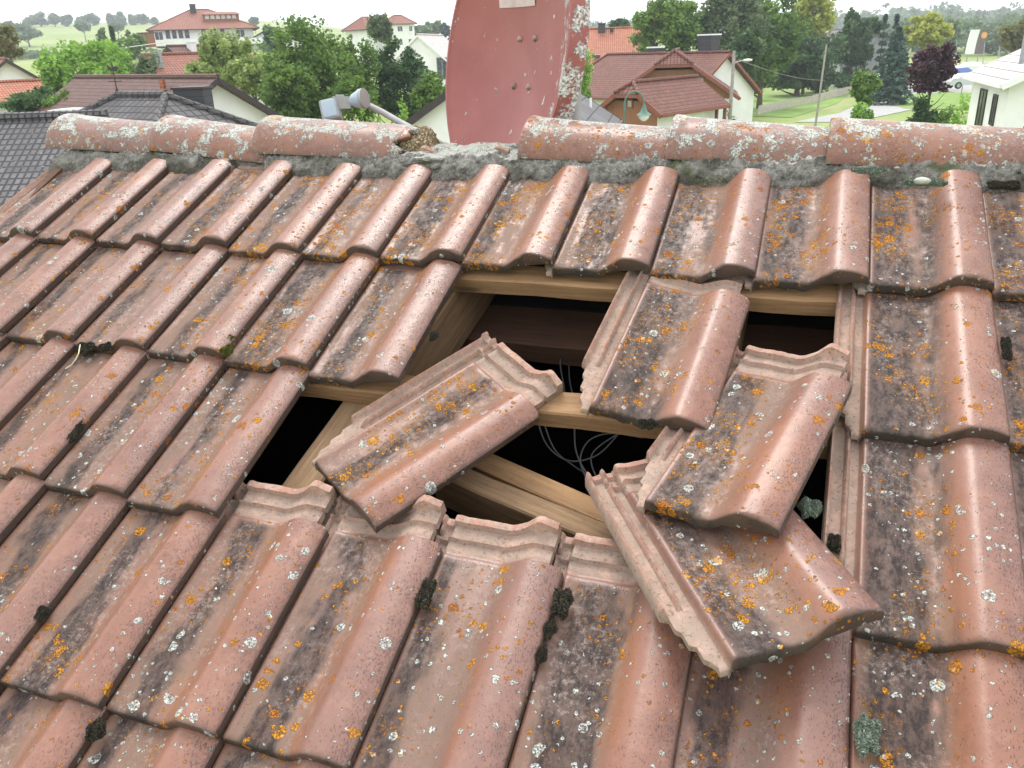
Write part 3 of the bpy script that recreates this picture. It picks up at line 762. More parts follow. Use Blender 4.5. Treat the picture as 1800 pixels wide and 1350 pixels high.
# cross wing of the chalet
wing = house('gable_wing', None, at(1186, 87, 68.5), at(1193, 88, 80), 4.9, 3.35, 'roof_chalet', hip0=(1.1, .28), over=.7, over_e=.5, fascia='fascia_red', wood0=-.25,
      wins=[('0', y, .75, .8, 1.15, 'timber', 'glass_pale', False, 0) for y in (-1.9, -.65, .6, 1.9)])
inv = Matrix.Translation(h.location) @ Matrix.Rotation(h.rotation_euler[2], 4, 'Z')
for ch in [wing] + list(wing.children): pass
wl = [c for c in wing.children]
for c in wl:
    c.parent = h; c.matrix_parent_inverse = inv.inverted() @ (Matrix.Translation(wing.location) @ Matrix.Rotation(wing.rotation_euler[2], 4, 'Z'))
bpy.data.objects.remove(wing)
h = house('garage_with_wood_gable', 'low garage with spotted brown roof and wood clad gable before the chalet', at(1113, 141, 50), at(1226, 138, 56), 2.3, 1.6, 'roof_chalet', hip0=(.7, .35),
      over=.6, over_e=.6, fascia='fascia_red', wood0=-1.05, wins=[('0', .1, .25, .45, .5, 'timber', 'glass_pale', False, 0)], wood1=True)
_l = h['L']
for k in (.2, 1.2): MB().bar((_l / 2 - k, -2.1, 0), (_l / 2 - k, -2.1, h['H'] - 1.7), .16).build('post', M['timber'], h)
# white house at the right edge, placed by its eave
ea = at(1762, 152, 40); eb = at(1695, 139, 49)
dd = (eb - ea); dd.z = 0; dd.normalize(); pr_ = Vector((dd.y, -dd.x, 0))
ea.z = eb.z = (ea.z + eb.z) / 2 + .15
h = house('white_bungalow', 'white bungalow with a pale roof and downpipe at the right edge', ea + pr_ * 5 + Vector((0, 0, 2.5)), eb + pr_ * 5 + Vector((0, 0, 2.5)), 5, 2.5, 'roof_pale', over=.5,
      fascia='white_paint', over_e=.35, wins=[('b', -1.9, -1.15, .9, 1.25, 'fascia'), ('f', -1.9, -1.15, .9, 1.25, 'fascia'), ('b', .9, -1.3, 1.6, 1.7, 'fascia'), ('f', .9, -1.3, 1.6, 1.7, 'fascia')])
MB().tube([(-_l / 2 + .1, 4.3, .2), (-_l / 2 + .1, 4.3, h['H'] - 2.9)], .06, 8).build('downpipe', M['grey_metal'], h, True)
pp = MB().tube([(0, 0, -1), (0, 0, 1.35)], .13, 10).build('flue_pipe', M['grey_metal'], None, True); pp.location = at(1795, 118, 44)
tag(pp, 'upright steel flue pipe on the pale roof at the right edge', 'flue')
house('modern_grey_house', 'modern house with a shallow grey roof behind the tall pine', at(1462, 49, 172), at(1530, 54, 158), 4.6, 1.8, 'roof_slate', wall='grey_render',
      wins=[('f', 3.2, -1.5, 2.0, 2.4, 'grey_metal', 'glass_pale'), ('f', .6, -1.8, 1.8, 2.6, 'timber', 'glass')])

# ------------------------------------------------------------------ trees and bushes
tree(150, 78, 62, 78, None, 'bright', 9000, 'broad bright yellow-green tree behind the brown roof', seed=3, clump=.28)
tree(95, 76, 80, 30, None, 'bright', 2500, 'smaller bright green tree left of the broad yellow-green one', seed=33)
tree(205, 72, 74, 42, None, 'bright', 4000, 'rounded fresh green tree above the brown roof ridge', seed=34)
tree(258, 71, 88, 36, None, 'grey', 3500, 'dull olive tree in front of the orange-brown roof', seed=4)
tree(395, 66, 38, 46, 160, 'willow', 8000, 'pale drooping birch below the villa', seed=5, weep=.6, bark='birch', name='birch_tree', clump=.22, nclump=70)
tree(440, 62, 90, 52, 170, 'willow', 6000, 'pale yellow-green weeping tree right of the drooping birch', seed=6, weep=.4, clump=.25)
tree(350, 64, 100, 26, 165, 'willow', 2500, 'low pale green shrubby tree left of the drooping birch', seed=7, weep=.3)
tree(12, 110, 32, 26, 120, 'autumn', 3000, 'brownish green tree cut by the left edge of the photo', seed=8)
tree(45, 60, 150, 42, 215, 'dark', 3500, 'dark shrubby tree at the left, in front of the red roof', seed=9)
tree(100, 58, 158, 34, 215, 'green', 2500, 'green shrubby tree beside the brown roof verge', seed=10)
bush(6, 62, 190, 12, 'bright', 900, 'bright yellow-green bush top at the left edge above the grey roof', seed=11)
tree(530, 58, 30, 80, None, 'green', 16000, 'large leafy green tree left of the satellite dish, its top against the sky', seed=12, clump=.26, nclump=90)
tree(605, 60, 44, 58, None, 'green', 9000, 'leafy green tree joined to the right side of the largest tree', seed=13, clump=.26, nclump=60)
tree(500, 54, 95, 48, 215, 'green', 6000, 'lower leafy tree below the largest tree, left side', seed=14)
tree(700, 64, 66, 62, None, 'dark', 11000, 'darker green dense tree just left of the satellite dish', seed=15, clump=.26, nclump=60)
tree(675, 105, 22, 22, 75, 'grey', 2500, 'slim grey-green birch in front of the hilltop house', seed=16, weep=.5, bark='birch', name='birch_tree')
tree(615, 48, 135, 40, 215, 'green', 4000, 'low leafy tree behind the receiver arm', seed=17)
tree(755, 55, 125, 40, 205, 'green', 4000, 'low mixed green tree above the dark verge, left of the dish', seed=18)
bush(700, 42, 170, 26, 'bright', 1600, 'fresh green bush under the dark tree, left of the dish', seed=19)
bush(640, 46, 178, 32, 'bright', 1600, 'light green bush just behind the receiver on its arm', seed=20)
tree(486, 140, 42, 17, 100, 'spruce', 1800, 'dark blue-green tree beside the white house on the slope', seed=21)
bush(475, 120, 72, 36, 'green', 1800, 'green hedge-like bush on the slope by the white house', seed=22)
conifer(208, 165, 47, 4.5, 'dark', 900, 'narrow dark green cypress on the lawn left of the shed', 'cypress_tree', seed=2, levels=20)
for k, (px, tp, hw_, ml, lb) in enumerate([(218, 66, 14, 'dark', 'low dark bush at the foot of the cypress'), (232, 56, 16, 'green', 'round green bush right of the cypress'), (250, 52, 12, 'green', 'bush next to the shed'), (190, 48, 9, 'pale', 'pale small tree on the meadow left of the cypress')]):
    bush(px, 170 + k * 6, tp, hw_, ml, 700, lb, seed=40 + k)
for k, (px, tp, hw_) in enumerate([(70, 28, 8.5), (88, 21, 11.5), (112, 25, 9.5), (134, 27, 9), (160, 27, 10), (178, 22, 10), (211, 25, 8), (225, 22, 11), (250, 25, 8), (263, 24, 9.5), (285, 31, 5), (457, 29, 6)]):
    nm = ['leftmost', 'second from the left', 'third', 'fourth', 'fifth', 'sixth', 'seventh', 'eighth', 'ninth', 'tenth', 'small eleventh', 'lone last one'][k]
    tree(px, 830 if k < 11 else 620, tp, hw_, 46 if k < 11 else 45, 'pale', 700, 'hazy bluish tree on the hill skyline, %s in the row' % nm, group='trees along the hill skyline', name='skyline_tree', seed=50 + k, clump=.34, nclump=22)
for k, (px, tp, hw_, d_) in enumerate([(35, 38, 26, 520), (60, 42, 18, 520), (160, 38, 11, 560), (218, 40, 11, 500)]):
    tree(px, d_, tp, hw_, 74 if k < 2 else 54, 'pale', 1100, ['pale hazy orchard tree on the hillside, at far left', 'pale hazy orchard tree on the hillside, second from left', 'hazy tree lower on the slope below the skyline trees', 'hazy tree just above the cypress'][k], group='hazy trees on the slope', name='hillside_tree', seed=70 + k)
for k, (px, tp, hw_, d_, mt) in enumerate([(740, 42, 22, 330, 'pale'), (765, 38, 18, 340, 'pale'), (786, 40, 9, 300, 'spruce'), (720, 47, 14, 320, 'green')]):
    tree(px, d_, tp, hw_, 66, mt, 1200, ['hazy round tree behind the pale roofed house', 'taller hazy tree behind the pale roofed house', 'small dark tree touching the dish edge', 'low tree right of the hilltop house'][k], seed=80 + k, name='distant_tree')
# right side
tree(1088, 160, 34, 18, 54, 'dark', 1200, 'small round dark tree behind the orange roof', seed=90)
bush(1024, 62, 98, 24, 'bright', 2500, 'bright green bush between the dish and the chalet', seed=91)
tree(1178, 100, -8, 64, 112, 'green', 12000, 'big rounded green tree rising behind the chalet roof', seed=92, clump=.26, nclump=70)
tree(1270, 104, -60, 60, 165, 'grey', 11000, 'tall loose grey-green tree right of the rounded green one', seed=93, clump=.24, nclump=70)
tree(1340, 112, -40, 66, 168, 'green', 11000, 'tall yellowish green tree rising out of the top of the photo', seed=94, clump=.24, nclump=70)
tree(1300, 96, 50, 46, 170, 'dark', 6000, 'dark tree behind the street lamp', seed=95)
tree(1405, 138, 48, 62, 182, 'dark', 13000, 'dense dark green tree with a low skirt above the picket fence', seed=96, clump=.27, nclump=70)
tree(1338, 128, 92, 24, 165, 'dark', 2500, 'small lawn tree with a bare trunk right of the street lamp', seed=97, trunk_r=.13)
tree(1415, 142, -30, 34, 110, 'yellow', 6000, 'thin yellowish tree crown against the sky left of the pine', seed=98)
tree(1494, 150, 2, 33, 150, 'dark', 9000, 'tall dark pine standing in front of the modern house', name='pine_tree', seed=33, clump=.26, topt=.35, nclump=60)
tree(1522, 154, 30, 22, 62, 'dark', 1800, 'second darker pine just right of the tall pine', name='pine_tree', seed=43, clump=.3)
bush(1440, 146, 118, 40, 'dark', 3000, 'dark hedge under the tall pine', seed=99)
bush(1500, 152, 120, 30, 'dark', 2200, 'dark shrubbery in front of the modern house', seed=100)
conifer(1572, 118, 48, 38, 'spruce', 6000, 'bluish spruce with layered branches beside the road', seed=4, levels=16)
conifer(1546, 150, 26, 11, 'spruce', 1100, 'thin spruce top against the sky, left of the pair', seed=5, levels=9)
conifer(1566, 155, 26, 11, 'spruce', 1100, 'thin spruce top against the sky, right of the pair', seed=6, levels=9)
tree(1622, 150, 23, 37, 98, 'yellow', 7000, 'yellow-green rounded tree beyond the road bend', seed=101, clump=.26, trunk_r=.28)
tree(1650, 230, 28, 20, 90, 'pale', 1200, 'thin hazy tree behind the yellow-green tree', seed=102)
tree(1522, 74, 122, 22, 184, 'green', 3500, 'small rounded green tree beside the road', seed=103)
bush(1520, 68, 177, 20, 'bright', 1800, 'low light green bush at the road edge above the ridge tiles', seed=104)
tree(1641, 62, 84, 56, 170, 'plum', 5200, 'purple leaved plum tree on the lawn', seed=105, clump=.30, nclump=40, leaf=.17, name='plum_tree', trunk_r=.11, topt=.38)
hd = bush(1636, 60, 180, 36, 'dark', 6000, 'low clipped dark hedge behind the purple tree', name='clipped_hedge', seed=106, cat='hedge', flat=.4)
bush(1706, 52, 175, 28, 'bright', 3200, 'rounded light green bush left of the white bungalow wall', seed=107)
bush(1676, 55, 176, 12, 'green', 900, 'narrow conifer shrub between the hedge and the rounded bush', seed=108)
tree(1788, 150, 33, 34, 95, 'autumn', 4500, 'olive green tree above the pale roof at the right edge', seed=109)
bush(1247, 56, 168, 16, 'bush_white', 1400, 'loose white flowering shrub beside the chalet', seed=110)
bush(1290, 62, 190, 14, 'green', 700, 'small green shrub at the foot of the street lamp', seed=111)

# far wood as one mass
P_all = []; L_all = []
for k in range(60):
    px = 1560 + k * 6.2 + random.uniform(-3, 3); d = random.uniform(330, 420); g = gp(px, d)
    Hh_ = random.uniform(8, 14) ; P, lv = broad_crown(Hh_ * .5, Hh_, 420, .34, 0, 0, 18, 200 + k); P += np.array([g.x, g.y, g.z + Hh_ * .5]); P_all.append(P); L_all.append(lv)
tag(leaf_obj('far_wood', np.vstack(P_all), 1.0, LM['pale'], None, np.hstack(L_all)), 'far hazy strip of woodland behind the sports field', 'woodland', kind='stuff')
P_all = []; L_all = []
for k in range(90):
    px = 1000 + k * 11 + random.uniform(-5, 5); d = random.uniform(850, 960); g = gp(px, d)
    Hh_ = random.uniform(14, 24); P, lv = broad_crown(Hh_ * .8, Hh_, 260, .34, 0, 0, 18, 300 + k); P += np.array([g.x, g.y, g.z + Hh_ * .4]); P_all.append(P); L_all.append(lv)
tag(leaf_obj('hill_forest', np.vstack(P_all), 2.6, LM['pale'], None, np.hstack(L_all)), 'blue hazy forest on the far hills', 'woodland', kind='stuff')
P_all = []; L_all = []
for k in range(26):
    px = -20 + k * 18; d = random.uniform(395, 425); g = gp(px, d)
    Hh_ = random.uniform(2, 4); P, lv = broad_crown(Hh_ * 1.4, Hh_, 260, .34, 0, 0, 18, 400 + k); P += np.array([g.x, g.y, g.z + Hh_ * .4]); P_all.append(P); L_all.append(lv)
tag(leaf_obj('field_hedge', np.vstack(P_all), .8, LM['pale'], None, np.hstack(L_all)), 'low green field hedge running across the hillside', 'hedge', kind='stuff')
# grass tufts on the verge by the fence
P_all = []
for k in range(9000):
    a = random.random(); b = random.random()
    q = G(1330, 212).lerp(G(1500, 178), a) if False else None
    break

# ------------------------------------------------------------------ picket fence, lamps, poles, sign, cars
M['picket'] = simple('grey_picket_wood', (.52, .47, .41), .9, .2, 3)
fl = [G(1332, 205), G(1362, 197), G(1395, 190), G(1425, 184), G(1455, 176), G(1500, 164)]
fe = empty('picket_fence', fl[0]); tag(fe, 'weathered grey wooden picket fence along the garden by the road', 'fence')
rails = MB(); pk = MB()
for a, b in zip(fl[:-1], fl[1:]):
    a = a - fl[0]; b = b - fl[0]; n_ = int((b - a).length / .17)
    for z in (.25, .7): rails.bar(a + Vector((0, 0, z)), b + Vector((0, 0, z)), .04, .07)
    for k in range(n_):
        q = a.lerp(b, k / n_); hgt = 1.05 + random.uniform(-.04, .04); dn = (b - a).normalized() * .045
        nn = Vector((dn.y, -dn.x, 0)).normalized() * .03
        q = q + nn
        pk.poly([q - dn, q + dn, q + dn + Vector((0, 0, hgt - .07)), q + Vector((0, 0, hgt)), q - dn + Vector((0, 0, hgt - .07))], .02)
rails.build('rail', M['picket'], fe); pk.build('picket_panel', M['picket'], fe)

M['pole_wood'] = simple('grey_pole_wood', (.33, .31, .28), .9, .2, 4)
def vpole(px, y0, y1, d): b = at(px[0], y0, d); t = at(px[1], y1, d); return b, t
# utility street lamp
b = gp(1289, 56); tz = at(1298, 89, 56).z - b.z
sl_ = empty('street_lamp', b); tag(sl_, 'tall grey utility pole with a curved street lamp arm near the chalet', 'street lamp')
MB().tube([(0, 0, -.3), (0, 0, tz)], [.13, .09], 10).build('pole', M['pole_wood'], sl_, True)
rv = Vector(AX[0]); rv.z = 0; rv.normalize()
arm = [Vector((0, 0, tz - .75)), rv * .25 + Vector((0, 0, tz - .62)), rv * .7 + Vector((0, 0, tz - .55))]
MB().tube(arm, .03, 8).build('arm', M['grey_metal'], sl_, True)
MB().tube([arm[2] - rv * .1, arm[2] + rv * .18, arm[2] + rv * .42], [.05, .085, .05], 10).build('lamp_head', M['white_paint'], sl_, True)
# lantern with curved neck
b = gp(1099, 36); hz_ = at(1104, 161, 36).z - b.z
ln = empty('lantern_post', b); tag(ln, 'green lantern hanging from a curved neck in front of the wood clad gable', 'street lamp')
M['green_metal'] = simple('green_metal', (.10, .19, .16), .5, .1)
pts = [Vector((0, 0, -.3)), Vector((0, 0, hz_ - .5))] + [rv * (.42 * (1 - math.cos(a)) * .5) * 1.9 + Vector((0, 0, hz_ - .5 + .5 * math.sin(a))) for a in np.linspace(.3, math.pi, 9)]
MB().tube(pts, .035, 8).build('post', M['green_metal'], ln, True)
q = pts[-1]
MB().tube([q, q - Vector((0, 0, .12)), q - Vector((0, 0, .3)), q - Vector((0, 0, .42))], [.04, .08, .15, .31], 14, False).build('lamp_shade', M['green_metal'], ln, True)
MB().tube([q - Vector((0, 0, .42)), q - Vector((0, 0, .55)), q - Vector((0, 0, .66))], [.24, .20, .07], 12).build('globe', M['white_paint'], ln, True)
MB().tube([Vector((.0, 0, hz_ - .75)), Vector((0, 0, hz_ - .45))], .055, 8).build('collar', M['green_metal'], ln, True)
# poles
for k, (pb, pt, d_, r_, lb) in enumerate([((1443, 192), (1453, 78), 78, .10, 'leaning dark wooden utility pole in front of the dense dark tree'), ((1756, 88), (1761, 46), 190, .12, 'pale floodlight mast at the edge of the sports field'),
                                  ((1681, 90), (1682, 70), 190, .10, 'short pale post left of the sign pylon'), ((1729, 88), (1732, 66), 190, .10, 'short pale post right of the sign pylon')]):
    b = gp(pb[0], d_); t_ = at(pt[0], pt[1], d_)
    o = MB().tube([(0, 0, -.3), t_ - b], [r_, r_ * .7], 8).build('utility_pole' if k == 0 else 'field_post', M['pole_wood'] if k == 0 else M['grey_metal'], None, True)
    o.location = b; tag(o, lb, 'pole')
# sign pylon: curved banner board on posts
b = gp(1708, 135); z0 = at(1705, 95, 135).z - b.z; z1 = at(1716, 52, 135).z - b.z
sg = empty('sign_pylon', b); tag(sg, 'tall curved advertising pylon with white and dark halves and an orange disc', 'sign')
w_ = 24 * 135 / FPX; hh_ = z1 - z0
Mx = Matrix(((rv.x, -rv.y, 0, 0), (rv.y, rv.x, 0, 0), (0, 0, 1, 0), (0, 0, 0, 1)))
for side, (xa, xb, mt) in enumerate(((-w_ / 2, 0.0, 'plaster'), (0.0, w_ / 2, 'sign_dark'))):
    if mt == 'sign_dark': M[mt] = simple('dark_print', (.16, .13, .13), .4, .15)
    mb = MB(); n_ = 8
    for k in range(n_):
        za = z0 + hh_ * k / n_; zb_ = z0 + hh_ * (k + 1) / n_
        f = lambda z: .14 * ((z - z0) / hh_) ** 2 * w_
        mb.add([Mx @ Vector(v) for v in [(xa + f(za), -.15, za), (xb + f(za), -.15, za), (xb + f(zb_), -.15, zb_), (xa + f(zb_), -.15, zb_), (xa + f(za), .15, za), (xb + f(za), .15, za), (xb + f(zb_), .15, zb_), (xa + f(zb_), .15, zb_)]],
               [(0, 1, 2, 3), (7, 6, 5, 4), (0, 3, 7, 4), (1, 5, 6, 2)] + ([(0, 4, 5, 1)] if k == 0 else []) + ([(3, 2, 6, 7)] if k == n_ - 1 else []))
    mb.build('banner', M[mt], sg)
M['sign_orange'] = simple('orange_print', (.75, .30, .06), .4, .05)
MB().tube([Mx @ Vector((w_ * .42, -.16, z1 - hh_ * .24)), Mx @ Vector((w_ * .42, -.20, z1 - hh_ * .24))], .42, 20).build('disc', M['sign_orange'], sg)
M['sign_pale'] = simple('pale_print', (.55, .42, .22), .4, .05)
MB().tube([Mx @ Vector((w_ * .42, -.201, z1 - hh_ * .24)), Mx @ Vector((w_ * .42, -.22, z1 - hh_ * .24))], .26, 20).build('disc_centre', M['sign_pale'], sg)
for x in (-w_ * .35, w_ * .3): MB().tube([Mx @ Vector((x, 0, -.2)), Mx @ Vector((x, 0, z0 + .1))], .07, 8).build('post', M['grey_metal'], sg, True)

M['tyre'] = simple('tyre', (.02, .02, .02), .8)
def car(name, label, px, py, d, paint, yaw):
    p = at(px, py, d); p.z = max(ground(p.x, p.y) + .06, p.z)
    e = empty(name, p, yaw); tag(e, label, 'car')
    mt = simple(name + '_paint', paint, .25, .03, spec=.6)
    prof = [(-2.1, .35), (-2.15, .7), (-2.0, .95), (-1.5, 1.0), (-.95, 1.42), (.35, 1.45), (1.05, 1.02), (1.9, .85), (2.12, .6), (2.1, .3)]
    mb = MB(); n = len(prof); vs = []
    for s in (-1, 1):
        for x, z in prof: vs.append((x, s * (.86 if z < 1.1 else .68), z))
    mb.add(vs, [tuple(range(n - 1, -1, -1)), tuple(range(n, 2 * n))] + [(i, (i + 1) % n, (i + 1) % n + n, i + n) for i in range(n)])
    mb.build('body', mt, e)
    for s in (-1, 1):
        MB().poly([(-1.35, s * .80, 1.02), (-.9, s * .70, 1.36), (.3, s * .70, 1.38), (.85, s * .80, 1.03)][::s], .03, Vector((0, s, .3)).normalized()).build('side_window', M['glass'], e)
        for x in (-1.35, 1.35):
            w = MB().tube([(x, s * .74, .33), (x, s * .90, .33)], .33, 16).build('wheel', M['tyre'], e, True)
            MB().tube([(x, s * .902, .33), (x, s * .92, .33)], .2, 12).build('rim', M['grey_metal'], w, True)
    MB().poly([(.40, -.62, 1.46), (.40, .62, 1.46), (1.02, .72, 1.07), (1.02, -.72, 1.07)][::-1], .02, Vector((.6, 0, .8))).build('windscreen', M['glass'], e)
    for s in (-1, 1): MB().box(2.06, 2.14, s * .62 - .16, s * .62 + .16, .6, .74).build('headlight', M['white_paint'], e)
yw = math.atan2(rv.y, rv.x)
car('parked_car', 'white car parked broadside beyond the purple tree', 1709, 130, 132, (.75, .75, .76), yw + .1)
car('parked_car', 'blue car parked nearest the pale roof corner', 1686, 143, 112, (.10, .17, .42), yw + .15)
car('parked_car', 'light grey car half hidden behind the purple tree', 1700, 155, 100, (.5, .53, .55), yw)
car('parked_car', 'tiny dark car parked on the hillside meadow at left', 74, 112, 330, (.06, .08, .12), yw)
car('parked_car', 'white car on the road behind the small rounded tree', 1541, 150, 125, (.7, .72, .75), yw + 1.2)

# overhead wires
M['wire'] = simple('wire', (.5, .5, .5), .5)
wr = MB().tube([at(318 - 110 * k / 12, 68 + 17 * (k / 12) ** .8, 150 - 30 * k / 12) for k in range(13)], .05, 5).build('overhead_wire', M['wire'], None, True); tag(wr, 'pale overhead wire crossing the slope below the villa', 'wire')
wr = MB().tube([at(1298 + 152 * k / 12, 105 + 36 * math.sin(math.pi * .5 * k / 12) - 0 * k, 56 + 22 * k / 12) for k in range(13)], .018, 5).build('overhead_wire', M['pole_wood'], None, True); tag(wr, 'thin wire sagging from the street lamp pole across the dark tree', 'wire')
#ROOFPART
# ------------------------------------------------------------------ our own roof: carcass
WT = .2; GA = .3421; X0R = -1.2          # tile cover width, gauge; lower-right corner of tile (c, r) is at x = X0R + c*WT, v = -r*GA
NB = -.062                                # top of the battens below the roof reference plane
hs = empty('roof_carcass', (0, 0, 0)); hs.matrix_world = ROOF
tag(hs, 'timber roof carcass with rafters, battens and mortared ridge, open to the dark attic', 'roof')
def wbar(name, a, b, w, h, mat, par=hs, twist=0.):
    """timber from a to b (roof coordinates), local x runs along it"""
    a = Vector(a); b = Vector(b); d = (b - a); L = d.length; d.normalize()
    z = Vector((0, 0, 1)); z = (z - d * z.dot(d)).normalized(); y = z.cross(d)
    Mx = Matrix(((d.x, y.x, z.x, a.x), (d.y, y.y, z.y, a.y), (d.z, y.z, z.z, a.z), (0, 0, 0, 1))) @ Matrix.Rotation(twist, 4, 'X')
    n = max(2, int(L / .06)); V = []; F = []
    ring = [(-w / 2 + .002, -h / 2), (w / 2 - .002, -h / 2), (w / 2, -h / 2 + .002), (w / 2, h / 2 - .003), (w / 2 - .003, h / 2), (-w / 2 + .003, h / 2), (-w / 2, h / 2 - .003), (-w / 2, -h / 2 + .002)]
    rg = random.Random(hash((round(a.x, 3), round(a.y, 3))) & 1023)
    for i in range(n + 1):
        j = rg.uniform(-.0012, .0012)
        for (yy, zz) in ring: V.append((L * i / n, yy + j, zz + j * .6))
    m = len(ring)
    for i in range(n):
        for k in range(m): F.append((i * m + k, (i + 1) * m + k, (i + 1) * m + (k + 1) % m, i * m + (k + 1) % m)[::-1])
    F.append(tuple(range(m))[::-1]); F.append(tuple(range(n * m, n * m + m)))
    o = link(name, mesh_np(name, V, F), mat, par)
    o.matrix_local = Mx
    return o
# battens: one under the head of every course
for r in range(0, 7):
    v = -r * GA + .378 - .02
    if r == 0: v = .345
    lx = -1.35 if r < 2 else -1.35
    wbar('batten', (lx, v - .38 + .012 + .342 if False else v, NB - .02), (1.9, v, NB - .02), .055, .04, M['wood'])
# the two exposed battens were measured: v = -0.02 and v = -0.355 -> formula gives the same
RT_ = NB - .042
for x0, x1 in ((-.37, -.015), (.535, .545), (-.66, -.66), (1.16, 1.16)):
    wbar('rafter', (x0, -2.2, RT_ - .07), (x1, .40, RT_ - .07), .074, .14, M['wood_old'])
# loose boards lying inside the opening
pa = rp(850, 805, -.125); pb = rp(1087, 910, -.125); e_ = (pb - pa)
wbar('loose_board', pa - e_ * .25 + np.array((0, 0, -.028)), pb + e_ * .45 + np.array((0, 0, -.028)), .040, .05, M['wood'])
pa = rp(818, 838, -.12); pb = rp(1090, 951, -.12); e_ = (pb - pa)
wbar('loose_beam', pa - e_ * .25 + np.array((0, 0, -.055)), pb + e_ * .40 + np.array((0, 0, -.055)), .040, .11, M['wood_old'])
# ridge beam deep in the shadow, near-black shell added to keep the attic dark
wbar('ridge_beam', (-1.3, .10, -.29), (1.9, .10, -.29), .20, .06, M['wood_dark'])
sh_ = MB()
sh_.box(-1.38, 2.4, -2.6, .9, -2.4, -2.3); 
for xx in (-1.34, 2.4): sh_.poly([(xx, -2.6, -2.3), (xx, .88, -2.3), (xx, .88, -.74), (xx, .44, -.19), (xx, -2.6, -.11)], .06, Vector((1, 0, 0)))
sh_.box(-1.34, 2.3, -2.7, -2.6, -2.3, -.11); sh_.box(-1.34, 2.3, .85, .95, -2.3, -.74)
sh_.build('dark_attic_shell', M['attic'], hs)
# boarding sheets added under intact tiles to block light leaks, open around the hole
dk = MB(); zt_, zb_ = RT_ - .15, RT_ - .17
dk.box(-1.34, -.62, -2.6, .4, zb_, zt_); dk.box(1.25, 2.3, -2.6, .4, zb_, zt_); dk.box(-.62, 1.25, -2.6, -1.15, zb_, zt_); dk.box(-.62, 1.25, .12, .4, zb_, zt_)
dk.build('light_block', M['attic'], hs)
# rear slope (falls away behind the ridge)
A2 = R_(180 - 2 * 26)
rs = MB(); RX, RV = None, .455
def rear(x, s, n):      # s metres down the rear slope from the ridge line, n above it; returns roof coordinates
    dirv_ = Vector((0, math.cos(2 * PITCH), -math.sin(2 * PITCH))); nr = Vector((0, math.sin(2 * PITCH), math.cos(2 * PITCH)))
    return Vector((x, RV, -.10)) + dirv_ * s + nr * n
rs.poly([rear(-1.4, 0, -.02), rear(2.6, 0, -.02), rear(2.6, 4.5, -.02), rear(-1.4, 4.5, -.02)][::-1], .06, -Vector((0, math.sin(2 * PITCH), math.cos(2 * PITCH))))
rs.build('rear_slope', M['roof_redbrown'], hs)
# walls of our house under the roof
wb = MB(); inv_ = ROOF.inverted()
gl = -7.6
def wbox(x0, x1, y0, y1, z0, z1):
    vs = [inv_ @ Vector((x, y, z)) for z in (z0, z1) for y in (y0, y1) for x in (x0, x1)]
    wb.add(vs, [(0, 2, 3, 1), (4, 5, 7, 6), (0, 1, 5, 4), (2, 6, 7, 3), (0, 4, 6, 2), (1, 3, 7, 5)])
wbox(-1.25, 7, -3.2, 3.6, gl, -2.45)
wb.build('wall', M['plaster'], hs)
vb_ = MB(); vb_.box(-1.405, -1.38, -2.7, .42, -.22, -.035); vb_.build('verge_board', M['wood_dark'], hs)

# ------------------------------------------------------------------ the interlocking tile
SM = lambda a, b, x: np.clip((x - a) / (b - a), 0, 1) ** 2 * (3 - 2 * np.clip((x - a) / (b - a), 0, 1))
def top_main(x):
    """height of the weathered face across the tile (m)"""
    pan = -.0255 + .0045 * np.exp(-((x - .004) / .011) ** 2) + .0012 * np.sin((x - .02) * 60)
    roll = SM(.092, .150, x)
    crown = .0065 - 7.0 * np.clip(x - .158, 0, 1) ** 2 - .0 * x
    z = pan * (1 - roll) + crown * roll
    z = z - .0014 * SM(.1975, .2, x)
    lock = -.038 + .0125 * np.exp(-((x + .0455) / .0036) ** 4) + .0125 * np.exp(-((x + .0215) / .0038) ** 4)
    e = SM(-.0045, .001, x)
    return lock * (1 - e) + z * e
def xleft(y):
    return np.interp(y, [0, .012, .020, .024, .045, .050, .074, .080, .10, .106, .5], [-.016, -.016, -.022, -.026, -.026, -.034, -.034, -.040, -.040, -.0505, -.0505])
